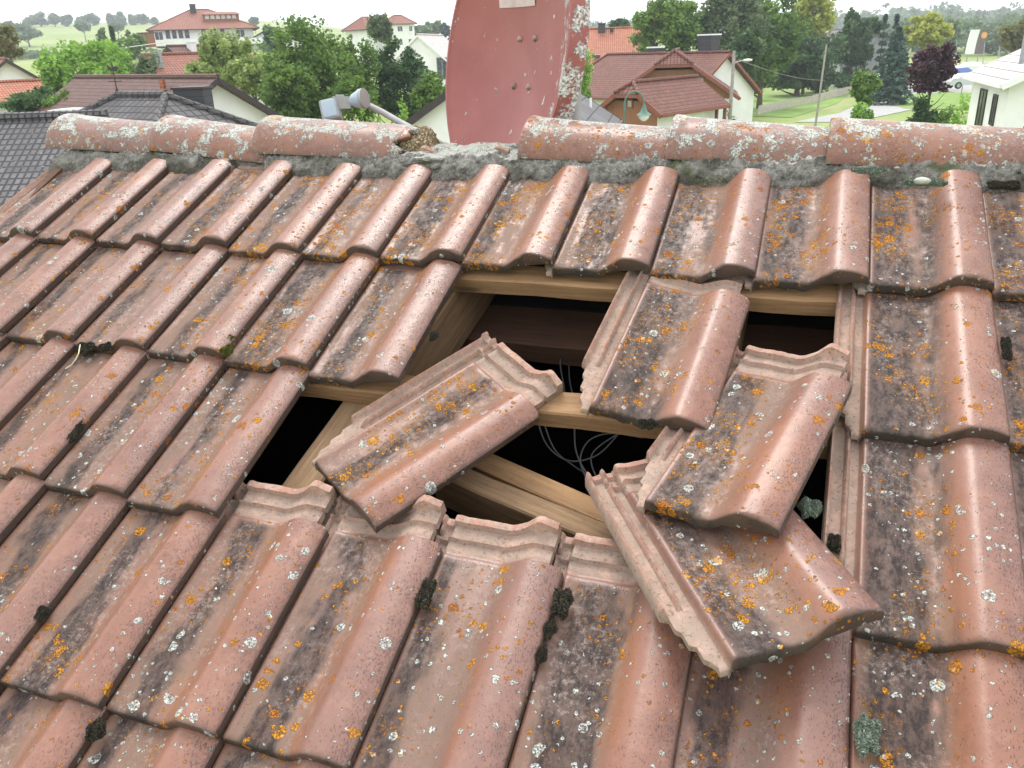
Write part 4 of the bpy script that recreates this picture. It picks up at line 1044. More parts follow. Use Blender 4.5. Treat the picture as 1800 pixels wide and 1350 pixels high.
def tile_mesh(seed):
    rg = np.random.default_rng(seed)
    xs = np.unique(np.round(np.r_[-.0505, -.0495, -.048, -.046, -.043, -.0415, -.038, -.032, -.026, -.0245, -.0215, -.0185, -.017, -.012, -.006, -.0045, -.003, -.0015, 0, .002, .005, .009,
                                  np.linspace(.014, .092, 13), np.linspace(.097, .19, 22), .1935, .196, .198, .1992, .2], 5))
    ys = np.unique(np.round(np.r_[0, .0006, .0015, .003, .006, .010, .016, .021, .025, .035, .045, .051, .06, .073, .081, .09, .100, .107, np.linspace(.12, .34, 16),
                                  .346, .350, .3535, .357, .361, .366, .371, .3745, .378, .382, .386, .3895, .394, .400, .405, .409, .412, .416, .420, .4235, .425], 5))
    X, Y = np.meshgrid(xs, ys, indexing='xy')
    # outline: staircase at the lower left, narrow head at the right
    xl = xleft(Y); X = np.maximum(X, xl)
    rgt = np.where(Y > .3545, .176, np.where(Y > .3475, .2 - .024 * SM(.3475, .3545, Y), .2)); 
    X = np.minimum(X, rgt)
    Zs = top_main(X)
    hd = SM(.350, .358, Y)
    rollm = SM(.10, .14, X)
    Zh = np.where(X > -.0045, Zs - .0035 - .0075 * rollm, Zs)
    Z = Zs * (1 - hd) + Zh * hd
    # lock ribs fade into the head; cross ribs
    within = SM(-.024, -.019, X)
    cross = np.exp(-((Y - .382) / .0032) ** 4) * within
    Z = Z + cross * np.where(X < -.0045, .0085, .0085)
    topr = SM(.4085, .4125, Y)
    base_lock = -.034 * np.ones_like(X)
    Z = Z + topr * np.where(X < -.0045, .0075, .0115)
    nib = np.exp(-(((X - .148) / .016) ** 2)) * SM(.404, .413, Y) * .010
    Z = Z + nib
    # inner lock rib ends above the staircase and below the cross rib
    endr = SM(.118, .112, Y) + SM(.386, .392, Y) * 1.0
    Z = Z - np.where((np.abs(X + .0215) < .0062), np.clip(Z + .038, 0, .0125) * np.clip(endr, 0, 1) * (Y < .40), 0)
    # slight hand-made unevenness
    for _ in range(4):
        kx, ky = rg.uniform(8, 30), rg.uniform(6, 22); ph = rg.uniform(0, 6.28, 2)
        Z += .0005 * np.sin(kx * X + ph[0]) * np.sin(ky * Y + ph[1])
    # rim rounding
    d0 = np.clip(Y, 0, 1); Z -= .0028 * np.exp(-(d0 / .0011)) + .0003 * np.exp(-d0 / .004)
    Z -= .0012 * np.exp(-((.425 - Y) / .0012)) + rg.uniform(0, .0012, X.shape) * (Y > .42)
    Z -= .0016 * np.exp(-(X - xl) / .0012)
    # chips along the front rim
    for _ in range(rg.integers(3, 7)):
        cx = rg.uniform(0, .19); Z -= rg.uniform(.002, .006) * np.exp(-((X - cx) / .007) ** 2) * np.exp(-Y / .003)
    th = .0135
    ZB = np.minimum(Z, Zs) - th
    ZB = np.where(X < -.0045, -.049, ZB)
    fr = np.exp(-(Y / .018) ** 4)
    chord = np.interp(X, [.0, .088, .112, .20], [-.041, -.041, -.030, -.0165])
    ZB = np.minimum(ZB, ZB * (1 - fr) + chord * fr)
    ZB = np.where(Y > .405, ZB - .010 * SM(.405, .41, Y) * (X > .0), ZB)
    ny, nx = X.shape; N = nx * ny
    V = np.vstack([np.stack([X, Y, Z], -1).reshape(-1, 3), np.stack([X, Y, ZB], -1).reshape(-1, 3)])
    F = []
    for j in range(ny - 1):
        for i in range(nx - 1):
            a = j * nx + i; F.append((a, a + 1, a + nx + 1, a + nx)); F.append((N + a, N + a + nx, N + a + nx + 1, N + a + 1))
    for i in range(nx - 1):
        F.append((i, N + i, N + i + 1, i + 1)); b = (ny - 1) * nx + i; F.append((b, b + 1, N + b + 1, N + b))
    for j in range(ny - 1):
        a = j * nx; F.append((a, a + nx, N + a + nx, N + a)); b = j * nx + nx - 1; F.append((b, N + b, N + b + nx, b + nx))
    me = mesh_np('clay_tile', V, F)
    import bmesh
    bm = bmesh.new(); bm.from_mesh(me); bmesh.ops.remove_doubles(bm, verts=bm.verts, dist=2e-5); bm.to_mesh(me); bm.free()
    me.polygons.foreach_set('use_smooth', [True] * len(me.polygons)); me.set_sharp_from_angle(angle=R_(42))
    co = np.zeros(len(me.vertices) * 3); me.vertices.foreach_get('co', co); co = co.reshape(-1, 3)
    x, y, z = co.T
    pan = SM(.0, .012, x) * (1 - SM(.100, .135, x)) * (1 - SM(.34, .355, y))
    head = np.maximum(SM(.352, .366, y), 1 - SM(-.007, .001, x))
    tz = top_main(x)
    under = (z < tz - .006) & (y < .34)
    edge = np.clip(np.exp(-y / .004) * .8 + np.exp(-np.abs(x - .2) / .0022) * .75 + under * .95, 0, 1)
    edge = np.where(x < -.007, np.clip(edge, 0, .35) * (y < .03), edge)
    basez = np.where(x < -.0045, -.038, tz - .0035 - .0075 * SM(.10, .14, x))
    rib = SM(.003, .0075, z - basez) * (z > tz - .02)
    at_ = me.attributes.new('zone', 'FLOAT_COLOR', 'POINT')
    at_.data.foreach_set('color', np.stack([pan, head, edge, rib], -1).ravel().astype(np.float32))
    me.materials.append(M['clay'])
    return me
TM = [tile_mesh(s) for s in range(4)]
TILT = math.atan2(.0205, GA)
ORD = ['first', 'second', 'third', 'fourth', 'fifth', 'sixth', 'seventh', 'eighth', 'ninth', 'tenth', 'eleventh', 'twelfth', 'thirteenth', 'fourteenth', 'fifteenth']
COURSE = ['top course under the ridge', 'second course', 'third course', 'fourth course', 'fifth course', 'sixth course']
slide = {(5, 1): -.007, (6, 1): -.017, (4, 1): -.002, (5, 2): -.009, (4, 2): -.005, (7, 3): .006, (5, 0): -.003, (4, 0): -.003, (9, 0): -.003}
missing = {(7, 1), (8, 1), (9, 1), (10, 1), (6, 2), (7, 2), (8, 2), (9, 2), (10, 2)}
def topix(P):
    q = CR @ (np.array(P) - CAMR); return 900 + FPX * q[0] / q[2], 675 + FPX * q[1] / q[2]
def lich(r, c, rg):
    o = {0: .95, 1: .75, 2: .55, 3: .45, 4: .4, 5: .4}[r]
    if r == 0: o *= {0: .35, 1: .5, 2: .5}.get(c, 1)
    w = {0: .55, 1: .45, 2: .6, 3: .6, 4: .6, 5: .6}[r]
    s = .12 + .05 * max(0, c) + (.2 if c >= 9 else 0)
    return (o * rg.uniform(.55, 1.15), w * rg.uniform(.6, 1.3), min(1., s * rg.uniform(.5, 1.4)), 1)
rg = random.Random(3)
for r in range(0, 6):
    vis = []
    for c in range(0, 15):
        if (c, r) in missing: continue
        pxs = [topix((X0R + c * WT + dx, -r * GA + dy, 0)) for dx in (-.25, 0) for dy in (0, .34)]
        if max(p[0] for p in pxs) < -60 or min(p[0] for p in pxs) > 1870 or min(p[1] for p in pxs) > 1400: continue
        q = CR @ (np.array((X0R + c * WT, -r * GA, 0)) - CAMR)
        if q[2] < .2: continue
        vis.append(c)
    left = [c for c in vis if (c < 7)]; 
    for i, c in enumerate(vis):
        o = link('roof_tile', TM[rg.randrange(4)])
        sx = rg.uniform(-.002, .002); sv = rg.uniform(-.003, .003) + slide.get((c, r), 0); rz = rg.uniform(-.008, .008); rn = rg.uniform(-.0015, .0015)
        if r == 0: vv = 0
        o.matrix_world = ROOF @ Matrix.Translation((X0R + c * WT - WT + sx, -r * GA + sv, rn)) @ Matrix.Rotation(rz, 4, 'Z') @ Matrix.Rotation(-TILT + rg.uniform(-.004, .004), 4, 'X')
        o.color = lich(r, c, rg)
        extra = ''
        if r == 1 and c == 6: extra = ', last before the hole'
        if r == 2 and c == 5: extra = ', overhanging the left end of the hole'
        if r in (1, 2) and c == 11: extra = ', with its ribbed lock bared beside the hole'
        if r == 3 and c in (6, 7, 8, 9): extra = ', with its ribbed head bared under the hole'
        if r == 0 and c == 0: extra = ', at the verge and crusted with lichen'
        tag(o, 'lichen spotted clay roof tile, %s from the left in the %s%s' % (ORD[i], COURSE[r], extra), 'roof tile', 'interlocking roof tiles laid in courses')
        if r == 0 and c == 0: o.color = (.3, 1.1, .4, 1)
def rod(r):
    r = np.array(r); t = np.linalg.norm(r); return Matrix.Rotation(t, 4, Vector(r / t))
loose = [([-0.0664, 0.1016, -0.5775], [-0.0796, -0.5575, 0.0075], 'loose clay tile lying diagonally across the middle of the hole', (.75, .45, .45, 1)),
         ([-0.0739, 0.1461, -0.0879], [0.3704 + .004, -0.3740, 0.0215], 'displaced clay tile still hooked near the top batten, right of the middle of the hole', (.6, .6, .85, 1)),
         ([-0.1859, -0.0987, -0.2439], [0.4951 + .004, -0.5605, 0.0424], 'glossy loose clay tile lying on top of the lowest slipped one, right side of the hole', (.6, .55, .6, 1)),
         ([-0.3174, 0.0846, 0.5654], [0.6609 - .004, -0.7978, 0.0922], 'loose clay tile turned anticlockwise, lowest of the slipped ones, its ribbed left edge lit', (.6, .6, .6, 1))]
for i, (rv_, tv_, lb, cl) in enumerate(loose):
    o = link('roof_tile', TM[(i + 1) % 4]); o.matrix_world = ROOF @ Matrix.Translation(tv_) @ rod(rv_); o.color = cl
    tag(o, lb, 'roof tile', 'loose roof tiles slipped into the hole')

# ------------------------------------------------------------------ ridge tiles
def ridge_tile(L, r0, r1, seed, broken=False):
    """half round tile, wide collared end at x = 0; axis along +x"""
    rg = np.random.default_rng(seed)
    xs = np.r_[0, .0015, .004, .010, .018, .022, np.linspace(.03, .06, 4), np.linspace(.08, L - .02, 14), L - .006, L - .002, L]
    na = 40; V = []; th = .014
    A = np.linspace(R_(2), R_(178), na)
    def ring(x, t, inner):
        out = []
        for k, a in enumerate(A):
            r = r0 + (r1 - r0) * x / L + (.003 * (1 - SM(.018, .034, np.array(x)))) * 1.0
            r -= .003 * math.exp(-x / .0015) + .003 * math.exp(-(L - x) / .0015)
            r += .0012 * math.sin(3 * a + seed) * math.sin(9 * x + seed)
            if broken: r -= 0.0
            xx = x
            if broken and x > L - .12: xx = x - (.030 * (.5 + .5 * math.sin(a * 5 + 1)) + .012 * math.sin(a * 13)) * SM(L - .12, L, np.array(x))
            rr = r - (th if inner else 0)
            hz_ = .88
            out.append((xx, math.cos(a) * rr * 1.02, math.sin(a) * rr * hz_ ))
        return out
    n = len(xs)
    for inner in (0, 1):
        for x in xs: V += ring(float(x), 0, inner)
    F = []; N = n * na
    for i in range(n - 1):
        for k in range(na - 1):
            a = i * na + k; F.append((a, a + na, a + na + 1, a + 1)); F.append((N + a, N + a + 1, N + a + na + 1, N + a + na))
    for k in range(na - 1):
        F.append((k, k + 1, N + k + 1, N + k)); b = (n - 1) * na + k; F.append((b, N + b, N + b + 1, b + 1))
    for i in range(n - 1):
        a = i * na; F.append((a, N + a, N + a + na, a + na)); b = i * na + na - 1; F.append((b, b + na, N + b + na, N + b))
    me = mesh_np('ridge_tile', V, F); me.polygons.foreach_set('use_smooth', [True] * len(me.polygons)); me.set_sharp_from_angle(angle=R_(42))
    co = np.array(V); z = co[:, 2]
    rr_ = np.hypot(co[:, 1], co[:, 2])
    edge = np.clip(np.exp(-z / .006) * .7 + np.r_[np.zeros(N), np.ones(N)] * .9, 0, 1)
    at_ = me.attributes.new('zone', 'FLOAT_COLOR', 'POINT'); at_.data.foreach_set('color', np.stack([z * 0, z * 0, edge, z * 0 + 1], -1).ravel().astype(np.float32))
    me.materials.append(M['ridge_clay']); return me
RC_Y, RC_Z = None, None
ridge_c = roofw(0, .462, -.052)          # centre line of the ridge tiles, world
TLT = [.045, .085, .03, .045, .05, .035, .04]
spans = [(-1.455, -1.065, .030, 0), (-1.085, -.705, .012, 1), (-.735, -.285, .0, 2), (.015, .385, .0, 3), (.365, .735, .004, 4), (.705, 1.115, .006, 5), (1.09, 1.48, .0, 6)]
rl = ['lichen crusted ridge tile at the left end of the ridge', 'ridge tile second from the left end of the ridge', 'ridge tile left of the gap, its broken end showing a crumbly plug', 'ridge tile directly right of the gap, in front of the dish',
      'ridge tile in the middle of the right-hand row of the ridge', 'long ridge tile with orange and grey lichen near the right edge', 'last ridge tile, cut by the right edge of the photo']
RCOL = [(.2, 1.3, .3, 1), (.25, 1.1, .2, 1), (.3, .9, .1, 1), (.35, 1.0, .1, 1), (.4, 1.05, .2, 1), (.75, 1.0, .2, 1), (.5, 1., .2, 1)]
for (a, b, up_, k) in spans:
    me = ridge_tile(b - a, .101, .088, k, k == 2)
    o = link('ridge_tile', me); o.location = (a, ridge_c.y + .004 * math.sin(k * 2), ridge_c.z + .012 + up_ * .3 - (.018 if k > 2 else .014) - (.006 if k > 4 else 0))
    o.rotation_euler = (0, TLT[k], .008 * math.sin(k * 3)); o.color = RCOL[k]
    tag(o, rl[k], 'ridge tile', 'half round ridge tiles')

# mortar bed along the ridge, pressed into the pans
def mortar():
    xs = np.arange(-1.43, 1.75, .006); prof_n = 26
    rg = np.random.default_rng(5); ph = rg.uniform(0, 6.28, 24)
    V = []
    for x in xs:
        cr = .004 * math.sin(31 * x + ph[0]) + .003 * math.sin(67 * x + ph[1]) + .0025 * math.sin(140 * x + ph[2])
        gap = SM(-.31, -.28, np.array(x)) * (1 - SM(.01, .05, np.array(x)))
        miss = SM(-.92, -.90, np.array(x)) * (1 - SM(-.71, -.69, np.array(x)))
        topz = ridge_c.z + .004 + .000 * gap + cr
        foot = inv_ @ Vector((x, 0, 0))
        # profile points in (v, n): toe on the tile, inclined face, bed top under the ridge tile
        toe_v = .318 + cr + .006 * math.sin(16 * x + ph[3]) + .05 * float(miss)
        toe = roofw(x, toe_v, -.055)
        face_top = Vector((x, ridge_c.y - .090 + cr * .8 + .03 * float(miss), topz - .004))
        back = Vector((x, ridge_c.y + .11, topz - .004 + .004 * math.sin(50 * x)))
        for j in range(prof_n):
            t = j / (prof_n - 1)
            if t < .5:
                s = t / .5; p = toe.lerp(face_top, s); bul = .010 * math.sin(math.pi * s)
                p = p + Vector((0, -bul, bul * .4))
            else:
                s = (t - .5) / .5; p = face_top.lerp(back, s)
                p.z += .010 * math.sin(math.pi * s) * gap
            f = .0022 * math.sin(95 * x + 23 * t + ph[4]) * math.sin(40 * t + 37 * x) + .0018 * rg.normal()
            crk = -.006 * math.exp(-(((x * 5.2 + .6 * math.sin(7 * x)) % 1 - .5) / .025) ** 2)
            V.append((p.x, p.y - f - crk * (t < .5), p.z + f * (t > .4)))
    n = len(xs); F = []
    for i in range(n - 1):
        for j in range(prof_n - 1):
            a = i * prof_n + j; F.append((a, a + prof_n, a + prof_n + 1, a + 1))
    V = [tuple(inv_ @ Vector(v)) for v in V]
    return link('mortar_bed', mesh_np('mortar_bed', V, F, True), M['mortar'], hs)
mortar()
# crumbly plug in the broken tile end
def lump(name, loc, rx, ry, rz, mat, par=None, seed=0, rough=.18, sub=4, world=True):
    import bmesh
    bm = bmesh.new(); bmesh.ops.create_icosphere(bm, subdivisions=sub, radius=1)
    rg = np.random.default_rng(seed); K = rg.normal(size=(14, 3)) * 4; ph = rg.uniform(0, 6.28, 14)
    for v in bm.verts:
        f = sum(math.sin(v.co.dot(Vector(K[i])) + ph[i]) for i in range(14)) / 14
        f2 = rg.normal() * .03
        s = 1 + rough * f * 2.2 + f2
        v.co = Vector((v.co.x * rx, v.co.y * ry, v.co.z * rz)) * s
    me = bpy.data.meshes.new(name); bm.to_mesh(me); bm.free()
    me.polygons.foreach_set('use_smooth', [True] * len(me.polygons))
    o = link(name, me, mat, par); o.location = loc; return o
def plug_mat():
    t = NT('crumbly_clay_nest'); p = t.obj(); d, c = t.vor(p, 150)
    cc = t.mix(t.step(d, .1, .6), (.55, .46, .30), (.16, .12, .07)); n = t.noise(p, 40, 5, .7)
    cc = t.mix(t.mul(t.step(n, .45, .7), .5), cc, (.22, .16, .10))
    t.bsdf(cc, .95, .2, 0, t.bump(d, .005, 1.0)); return t.m
M['plug'] = plug_mat()
pl = lump('insect_nest', (-.290, ridge_c.y + .002, ridge_c.z - .006), .048, .070, .062, M['plug'], None, 4, .16, 5)
tag(pl, 'tan honeycombed nest plugging the broken end of the ridge tile', 'nest')
br_ = lump('mortar_lump', (-.235, ridge_c.y - .085, ridge_c.z - .022), .075, .04, .024, M['mortar'], None, 8, .2, 5); tag(br_, 'pale lichen covered mortar lump beside the broken ridge tile', 'mortar lump')

# ------------------------------------------------------------------ satellite dish
M['dish_red'] = None
def dish_mat():
    t = NT('red_dish_paint'); p = t.obj(); n = t.noise(p, 5, 5, .6)
    c = t.mix(t.step(n, .3, .7), (.27, .078, .066), (.32, .105, .09))
    s = t.sep(p)
    dis = t.vmath('SCALE', t.vmath('SUBTRACT', t.noise(p, 60, 3, .6, col=True), (.5, .5, .5))); dis.node.inputs[3].default_value = .03
    q = t.map(t.vmath('ADD', p, dis), (1, 1.0, .62))
    d, cc = t.vor(q, 36); sc_ = t.n('ShaderNodeSeparateColor'); t.t.links.new(cc, sc_.inputs[0])
    dens = t.add(t.mul(t.step(s[1], -.1, .34), .50), t.mul(t.step(t.noise(p, 4, 3), .45, .65), .10))
    k = t.math('GREATER_THAN', sc_.outputs[0], t.math('SUBTRACT', .80, dens))
    w = t.mul(t.step(t.math('SUBTRACT', t.add(t.mul(t.math('POWER', sc_.outputs[1], 2.), .26), .05), d), 0, .04), k)
    big = t.mul(t.step(t.add(t.noise(p, 16, 7, .7), t.mul(t.step(s[1], .12, .36), .17)), .645, .68), 1.)
    w = t.math('MAXIMUM', w, t.mul(big, t.step(t.noise(p, 170, 3, .7), .34, .5)))
    wc = t.mix(t.step(t.noise(p, 140, 4, .7), .4, .62), (.66, .66, .62), (.26, .27, .25))
    c = t.mix(w, c, wc)
    t.bsdf(c, t.add(t.mul(w, .4), .42), .4, 0, t.bump(w, .002, .8)); return t.m
M['dish_red'] = dish_mat()
DD = 2.62
dc = at(928, 104, 2.56)                     # centre of the reflector
dp = empty('satellite_dish', dc); tag(dp, 'weathered red satellite dish with lichen spots, standing behind the ridge gap', 'satellite dish')
view = Vector(CAMW) - dc; view.z = 0; va = math.atan2(view.y, view.x)
axn = va - R_(56)                         # pointing left of the camera
axn = math.atan2(view.y, view.x) - R_(62)
dp.rotation_euler = (0, R_(-10), axn)          # local +x = dish axis
def reflector(a, b, depth, nr=26, na=96):
    V = []; F = []
    for i in range(nr + 1):
        r = i / nr
        for k in range(na):
            t = 2 * math.pi * k / na
            V.append((depth * r * r, a * r * math.cos(t), b * r * math.sin(t)))
    for i in range(nr):
        for k in range(na): F.append((i * na + k, i * na + (k + 1) % na, (i + 1) * na + (k + 1) % na, (i + 1) * na + k))
    # rolled rim and back skin
    base = len(V)
    lips = [(depth + .004, 1.008), (depth + .004, 1.03), (depth - .004, 1.04), (depth - .045, 1.05), (depth - .05, 1.035), (depth - .045, 1.01)]
    for (x, s) in lips:
        for k in range(na):
            t = 2 * math.pi * k / na; V.append((x, a * s * math.cos(t), b * s * math.sin(t)))
    last = nr * na
    for k in range(na): F.append((last + k, last + (k + 1) % na, base + (k + 1) % na, base + k))
    for i in range(len(lips) - 1):
        for k in range(na): F.append((base + i * na + k, base + i * na + (k + 1) % na, base + (i + 1) * na + (k + 1) % na, base + (i + 1) * na + k))
    b2 = len(V)
    for i in range(nr + 1):
        r = 1 - i / nr
        for k in range(na):
            t = 2 * math.pi * k / na; V.append((depth * r * r - .006, a * r * math.cos(t), b * r * math.sin(t)))
    st_ = base + (len(lips) - 1) * na
    for k in range(na): F.append((st_ + k, st_ + (k + 1) % na, b2 + (k + 1) % na, b2 + k))
    for i in range(nr):
        for k in range(na): F.append((b2 + i * na + k, b2 + i * na + (k + 1) % na, b2 + (i + 1) * na + (k + 1) % na, b2 + (i + 1) * na + k))
    return mesh_np('reflector', V, F, True)
me = reflector(.365, .385, .088); me.set_sharp_from_angle(angle=R_(40)); link('reflector', me, M['dish_red'], dp)
def dsurf(y, z): return .088 * ((y / .365) ** 2 + (z / .385) ** 2)
M['bolt'] = simple('rusty_bolt', (.32, .24, .20), .6, .3, 30, metal=.5)
for (y, z) in ((.035, .055), (-.055, .055), (.035, -.075), (-.055, -.075)):
    s_ = dsurf(y, z); MB().tube([(s_, y, z), (s_ + .004, y, z), (s_ + .008, y, z)], [.010, .009, .005], 12).build('bolt', M['bolt'], dp, True)
M['label'] = simple('faded_label', (.55, .45, .43), .6, .15, 20)
lbm = MB(); 
for k in range(8):
    y0 = .03 - .19 * k / 8; y1 = .03 - .19 * (k + 1) / 8
    lbm.add([(dsurf(y0, .138) + .002, y0, .138), (dsurf(y1, .138) + .002, y1, .138), (dsurf(y1, .225) + .002, y1, .225), (dsurf(y0, .225) + .002, y0, .225)], [(0, 1, 2, 3)])
lbm.build('label_plate', M['label'], dp)
# mast and feed arm
inv_d = (Matrix.Translation(dp.location) @ dp.rotation_euler.to_matrix().to_4x4()).inverted()
DL = lambda w: inv_d @ Vector(w)
M['lnb_grey'] = simple('grey_plastic', (.30, .32, .34), .5, .08, 8)
M['lnb_pale'] = simple('weathered_white_plastic', (.33, .33, .32), .6, .22, 12)
M['cap_blue'] = simple('pale_blue_plastic', (.34, .42, .47), .4, .1, 8)
LD = 2.62
MB().tube([DL(Vector((dc.x + .10, dc.y + .12, dc.z - .55))), DL(Vector((dc.x + .10, dc.y + .12, dc.z + .05)))], .024, 14).build('mast', M['grey_metal'], dp, True)
w0 = at(628, 168, LD)
arm = [at(860, 300, 2.42), at(760, 245, 2.38), at(705, 216, 2.50), at(672, 197, 2.58), at(645, 184, LD), at(625, 181, LD)]
MB().tube([DL(p) for p in arm], [.009] * 6, 12).build('feed_arm', M['lnb_pale'], dp, True)
rt = Vector(AX[0]); up3 = Vector(-AX[1]); fw = Vector(AX[2])
def lp(px, py, off=0.): return at(px, py, LD + off)
ax_ = (lp(640, 172, -.02) - lp(600, 181, .02)).normalized()
c0 = lp(609, 178)
cc_ = lp(612, 179)
pts = [cc_, cc_ + ax_ * .012, cc_ + ax_ * .018, cc_ + ax_ * .040, cc_ + ax_ * .044, cc_ + ax_ * .050, cc_ + ax_ * .052]
MB().tube([DL(p) for p in pts], [.012, .013, .018, .026, .028, .028, .025], 24).build('lnb_horn', M['cap_blue'], dp, True)
MB().tube([DL(cc_ + ax_ * .0525), DL(cc_ + ax_ * .058), DL(cc_ + ax_ * .0585)], [.028, .028, .021], 24).build('lnb_cap', M['lnb_pale'], dp, True)
mb = MB(); mb.bar(DL(lp(584, 180)), DL(lp(616, 180)), .030, .034); mb.build('lnb_clamp', M['lnb_pale'], dp)
mb = MB(); mb.bar(DL(lp(590, 170)), DL(lp(605, 170)), .02, .012); mb.build('clamp_screw', M['grey_metal'], dp)
# square second receiver
bq = bpy.data.meshes.new('tmp')
def rbox(name, ctr, ex, ey, ez, mat, par, X, Y, Z, bev=.008):
    import bmesh
    bm = bmesh.new(); bmesh.ops.create_cube(bm, size=1)
    for v in bm.verts: v.co = Vector((v.co.x * ex, v.co.y * ey, v.co.z * ez))
    bmesh.ops.bevel(bm, geom=list(bm.edges), offset=bev, segments=3, affect='EDGES', profile=.6)
    for v in bm.verts: v.co = DL(ctr + X * v.co.x + Y * v.co.y + Z * v.co.z)
    me = bpy.data.meshes.new(name); bm.to_mesh(me); bm.free(); me.polygons.foreach_set('use_smooth', [True] * len(me.polygons)); me.set_sharp_from_angle(angle=R_(35))
    return link(name, me, mat, par)
Xq = (rt + up3 * .22).normalized(); Zq = (up3 - rt * .22).normalized(); Zq = (Zq - Xq * Zq.dot(Xq)).normalized(); Yq = Zq.cross(Xq)
cq = lp(582, 196)
bo = rbox('receiver_box', cq, .054, .05, .062, M['lnb_grey'], dp, Xq, Yq, Zq)
rbox('receiver_face', cq - Yq * .026, .042, .006, .050, M['cap_blue'], bo, Xq, Yq, Zq, .004)
rbox('receiver_frame', cq - Yq * .0245, .048, .004, .056, M['lnb_pale'], bo, Xq, Yq, Zq, .0015)

# ------------------------------------------------------------------ cables in the attic
M['cable'] = simple('grey_cable', (.09, .095, .10), .5, .1, 10)
def cable(label, pts, n=-.3, r=.0017):
    P = [Vector(rp(px, py, n + dz)) for (px, py, dz) in pts]
    out = []
    for i in range(len(P) - 1):
        p0 = P[max(i - 1, 0)]; p1 = P[i]; p2 = P[i + 1]; p3 = P[min(i + 2, len(P) - 1)]
        for k in range(8):
            t = k / 8
            out.append(.5 * ((2 * p1) + (p2 - p0) * t + (2 * p0 - 5 * p1 + 4 * p2 - p3) * t * t + (3 * p1 - p0 - 3 * p2 + p3) * t ** 3))
    out.append(P[-1]); o0 = ROOF @ out[0]
    o = MB().tube([(ROOF @ p) - o0 for p in out], r, 6).build('cable', M['cable'], None, True); o.location = o0
    tag(o, label, 'cable', 'grey cables hanging in the attic')
cable('thin grey cable rising at the left of the hole behind the diagonal tile', [(780, 640, 0), (800, 600, 0), (790, 575, .0), (780, 560, 0)])
cable('cable curving steeply behind the middle batten', [(955, 740, 0), (975, 790, 0), (1010, 820, -.02), (1060, 850, -.03)])
cable('grey cable loop hanging right of the middle of the hole', [(1130, 770, 0), (1075, 762, 0), (1035, 775, 0), (1020, 810, 0), (1035, 850, 0)])
cable('long cable looping under the middle batten', [(940, 720, 0), (960, 780, 0), (1000, 810, 0), (1050, 800, 0), (1090, 760, .02)])
cable('cable falling straight through the loops', [(1010, 740, 0), (1012, 790, 0), (1030, 830, 0), (1070, 880, -.02)])
cable('thin cable seen above the middle batten', [(990, 600, 0), (985, 640, 0), (992, 690, 0), (985, 740, 0)])
cable('second thin cable above the middle batten', [(1008, 590, -.02), (1000, 640, -.02), (1010, 700, -.02), (1060, 760, -.02)])
cable('cable coiling low under the right tiles', [(1090, 760, 0), (1040, 800, -.02), (1060, 850, -.02), (1110, 830, -.02), (1140, 800, 0)])

# ------------------------------------------------------------------ moss
def moss_mat(name, a, b):
    t = NT(name); v = t.n('ShaderNodeAttribute', attribute_name='lv').outputs['Fac']; t.bsdf(t.mix(v, a, b), .9, .15); return t.m
M['moss'] = moss_mat('dark_moss', (.028, .025, .018), (.10, .09, .065))
M['moss_green'] = moss_mat('green_moss', (.05, .06, .015), (.22, .22, .05))
M['moss_grey'] = moss_mat('grey_moss', (.09, .12, .085), (.32, .37, .29))
def moss(px, py, hw_, hh__, label, mat='moss', n=0., up_=.6, seed=0, ang=0.):
    c = Vector(rp(px, py, n)); q = CR @ (np.array(c) - CAMR); s = q[2] / FPX
    a, b = hw_ * s, hh__ * s * 1.15
    rg = np.random.default_rng(seed + 77)
    e = empty('moss_clump'); e.matrix_world = ROOF @ Matrix.Translation(c) @ Matrix.Rotation(ang, 4, 'Z')
    tag(e, label, 'moss', 'moss clumps between the tiles')
    N_ = 9000; d = rg.normal(size=(N_, 3)); d /= np.linalg.norm(d, axis=1)[:, None]
    lob = 1 + .22 * np.sin(3.1 * d[:, 0] * 2 + seed) + .18 * np.sin(5 * d[:, 1] + seed * 2) + rg.normal(0, .07, N_)
    P = d * lob[:, None] * np.array([a, b, min(a, b) * up_]) * (rg.uniform(.55, 1, N_) ** .3)[:, None]
    lv = np.clip(.25 + .5 * d[:, 2] * 0 + rg.normal(.15, .25, N_), 0, 1)
    leaf_obj('tuft', P, .0019 if mat != 'moss_grey' else .0014, M[mat], e, lv, 0., 3.)
    lump('cushion', (0, 0, 0), a * .86, b * .86, min(a, b) * up_ * .86, M[mat + '_core'] if (mat + '_core') in M else M['moss_core'], e, seed, .12, 3)
M['moss_core'] = simple('moss_core', (.03, .028, .014), .95, .4, 200)
M['moss_grey_core'] = simple('grey_moss_core', (.16, .19, .14), .95, .3, 200)
M['moss_green_core'] = simple('green_moss_core', (.10, .11, .03), .95, .3, 200)
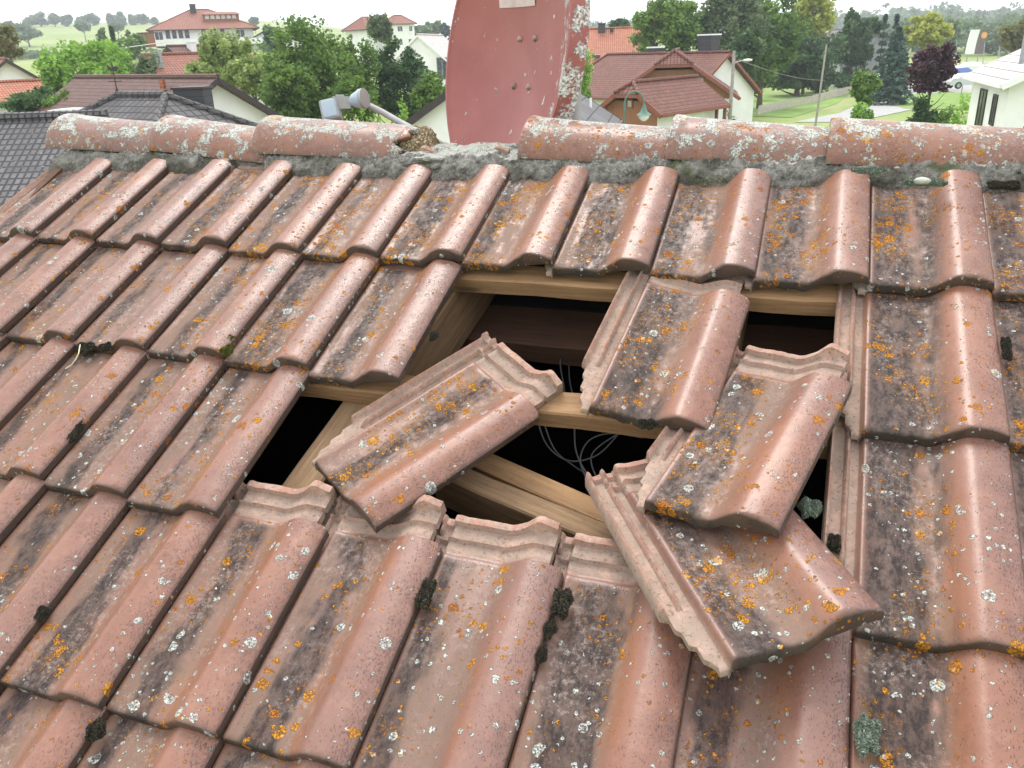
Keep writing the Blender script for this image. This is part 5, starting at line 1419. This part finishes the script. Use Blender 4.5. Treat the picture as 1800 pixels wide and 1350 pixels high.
mo = [(153, 612, 22, 13, 'dark moss clump in the second joint, at the left', 'moss', -.02, .5), (186, 610, 13, 9, 'small dark moss pad under the tile edge, right of the left clump', 'moss', -.01, .5),
      (130, 762, 10, 26, 'long dark moss cushion along a roll at the left side', 'moss', -.012, .6), (73, 1078, 13, 14, 'dark moss knob in a side joint near the left edge', 'moss', -.012, .6),
      (168, 1284, 17, 18, 'round dark moss ball at a tile corner, bottom left', 'moss', -.012, .8), (748, 1046, 16, 26, 'dark moss cushion beside the bare headed tile, lower middle', 'moss', -.012, .8),
      (990, 1058, 20, 26, 'large dark moss cushion with a pale tip, right of the lower middle', 'moss', -.014, .8), (968, 1105, 11, 16, 'small moss knob just under the large cushion', 'moss', -.014, .7),
      (952, 1150, 9, 16, 'lower olive moss knob in the same joint as the large cushion', 'moss', -.014, .7), (1522, 1290, 20, 29, 'grey-green fuzzy moss cushion, bottom right', 'moss_grey', -.012, .8),
      (1422, 892, 19, 16, 'grey-green moss cushion inside the right end of the hole', 'moss_grey', -.03, .8), (1466, 956, 13, 16, 'dark moss bit against the bared ribbed lock', 'moss', -.035, .6),
      (1770, 612, 9, 26, 'dark moss strip in the joint at the right edge', 'moss', -.012, .6), (1141, 745, 20, 9, 'dark moss under the front edge of the displaced tile', 'moss', .012, .6),
      (399, 616, 9, 8, 'brown-green moss knob in the second joint', 'moss_green', .0, .8), (404, 596, 6, 6, 'tiny green moss dot above the brown-green knob', 'moss_green', -.005, .8),
      (762, 590, 8, 10, 'dark moss tuft on the side of the last tile before the hole', 'moss', -.008, .6),
      (1625, 320, 38, 9, 'flat grey-green moss mat on the ridge mortar, right', 'moss_grey', .02, .5), (1768, 326, 34, 9, 'dark green moss mat on the ridge mortar at the right edge', 'moss', .018, .5),
      (1530, 300, 26, 7, 'thin grey-green moss streak above the tile roll near the right', 'moss_grey', .03, .5)]
for i, (px, py, a, b, lb, mt, n_, u_) in enumerate(mo): moss(px, py, a * (.78 if mt == 'moss' else .95), b * (.8 if mt == 'moss' else .95), lb, mt, n_ - .004, u_, i)
pb_ = lump('pebble', roofw(*rp(1621, 318, .035)), .015, .009, .007, simple('pale_stone', (.40, .41, .35), .8, .1, 30), None, 3, .08, 3); tag(pb_, 'pale flat pebble stuck in the moss on the ridge mortar', 'pebble')

st_ = [roofw(*rp(px, py, n)) for px, py, n in ((141, 606, .012), (138, 622, .012), (133, 632, .004), (126, 641, -.012), (115, 648, -.015))]
o = MB().tube([p - st_[0] for p in st_], .0012, 5).build('dry_stalk', simple('dry_straw', (.62, .55, .38), .8), None, True); o.location = st_[0]; tag(o, 'thin pale dry stalk sticking out of the left moss clump', 'straw')

# ------------------------------------------------------------------ air
hz_m = bpy.data.materials.new('haze'); hz_m.use_nodes = True; t_ = hz_m.node_tree; t_.nodes.clear()
ho = t_.nodes.new('ShaderNodeOutputMaterial'); hv = t_.nodes.new('ShaderNodeVolumePrincipled')
hv.inputs['Color'].default_value = (.88, .93, 1, 1); hv.inputs['Density'].default_value = .00045; hv.inputs['Anisotropy'].default_value = .1
t_.links.new(hv.outputs[0], ho.inputs['Volume'])
hb = MB().box(-1400, 1400, -1400, 1400, -25, 75).build('haze', hz_m); tag(hb, kind='stuff', label='thin pale summer haze', cat='haze')
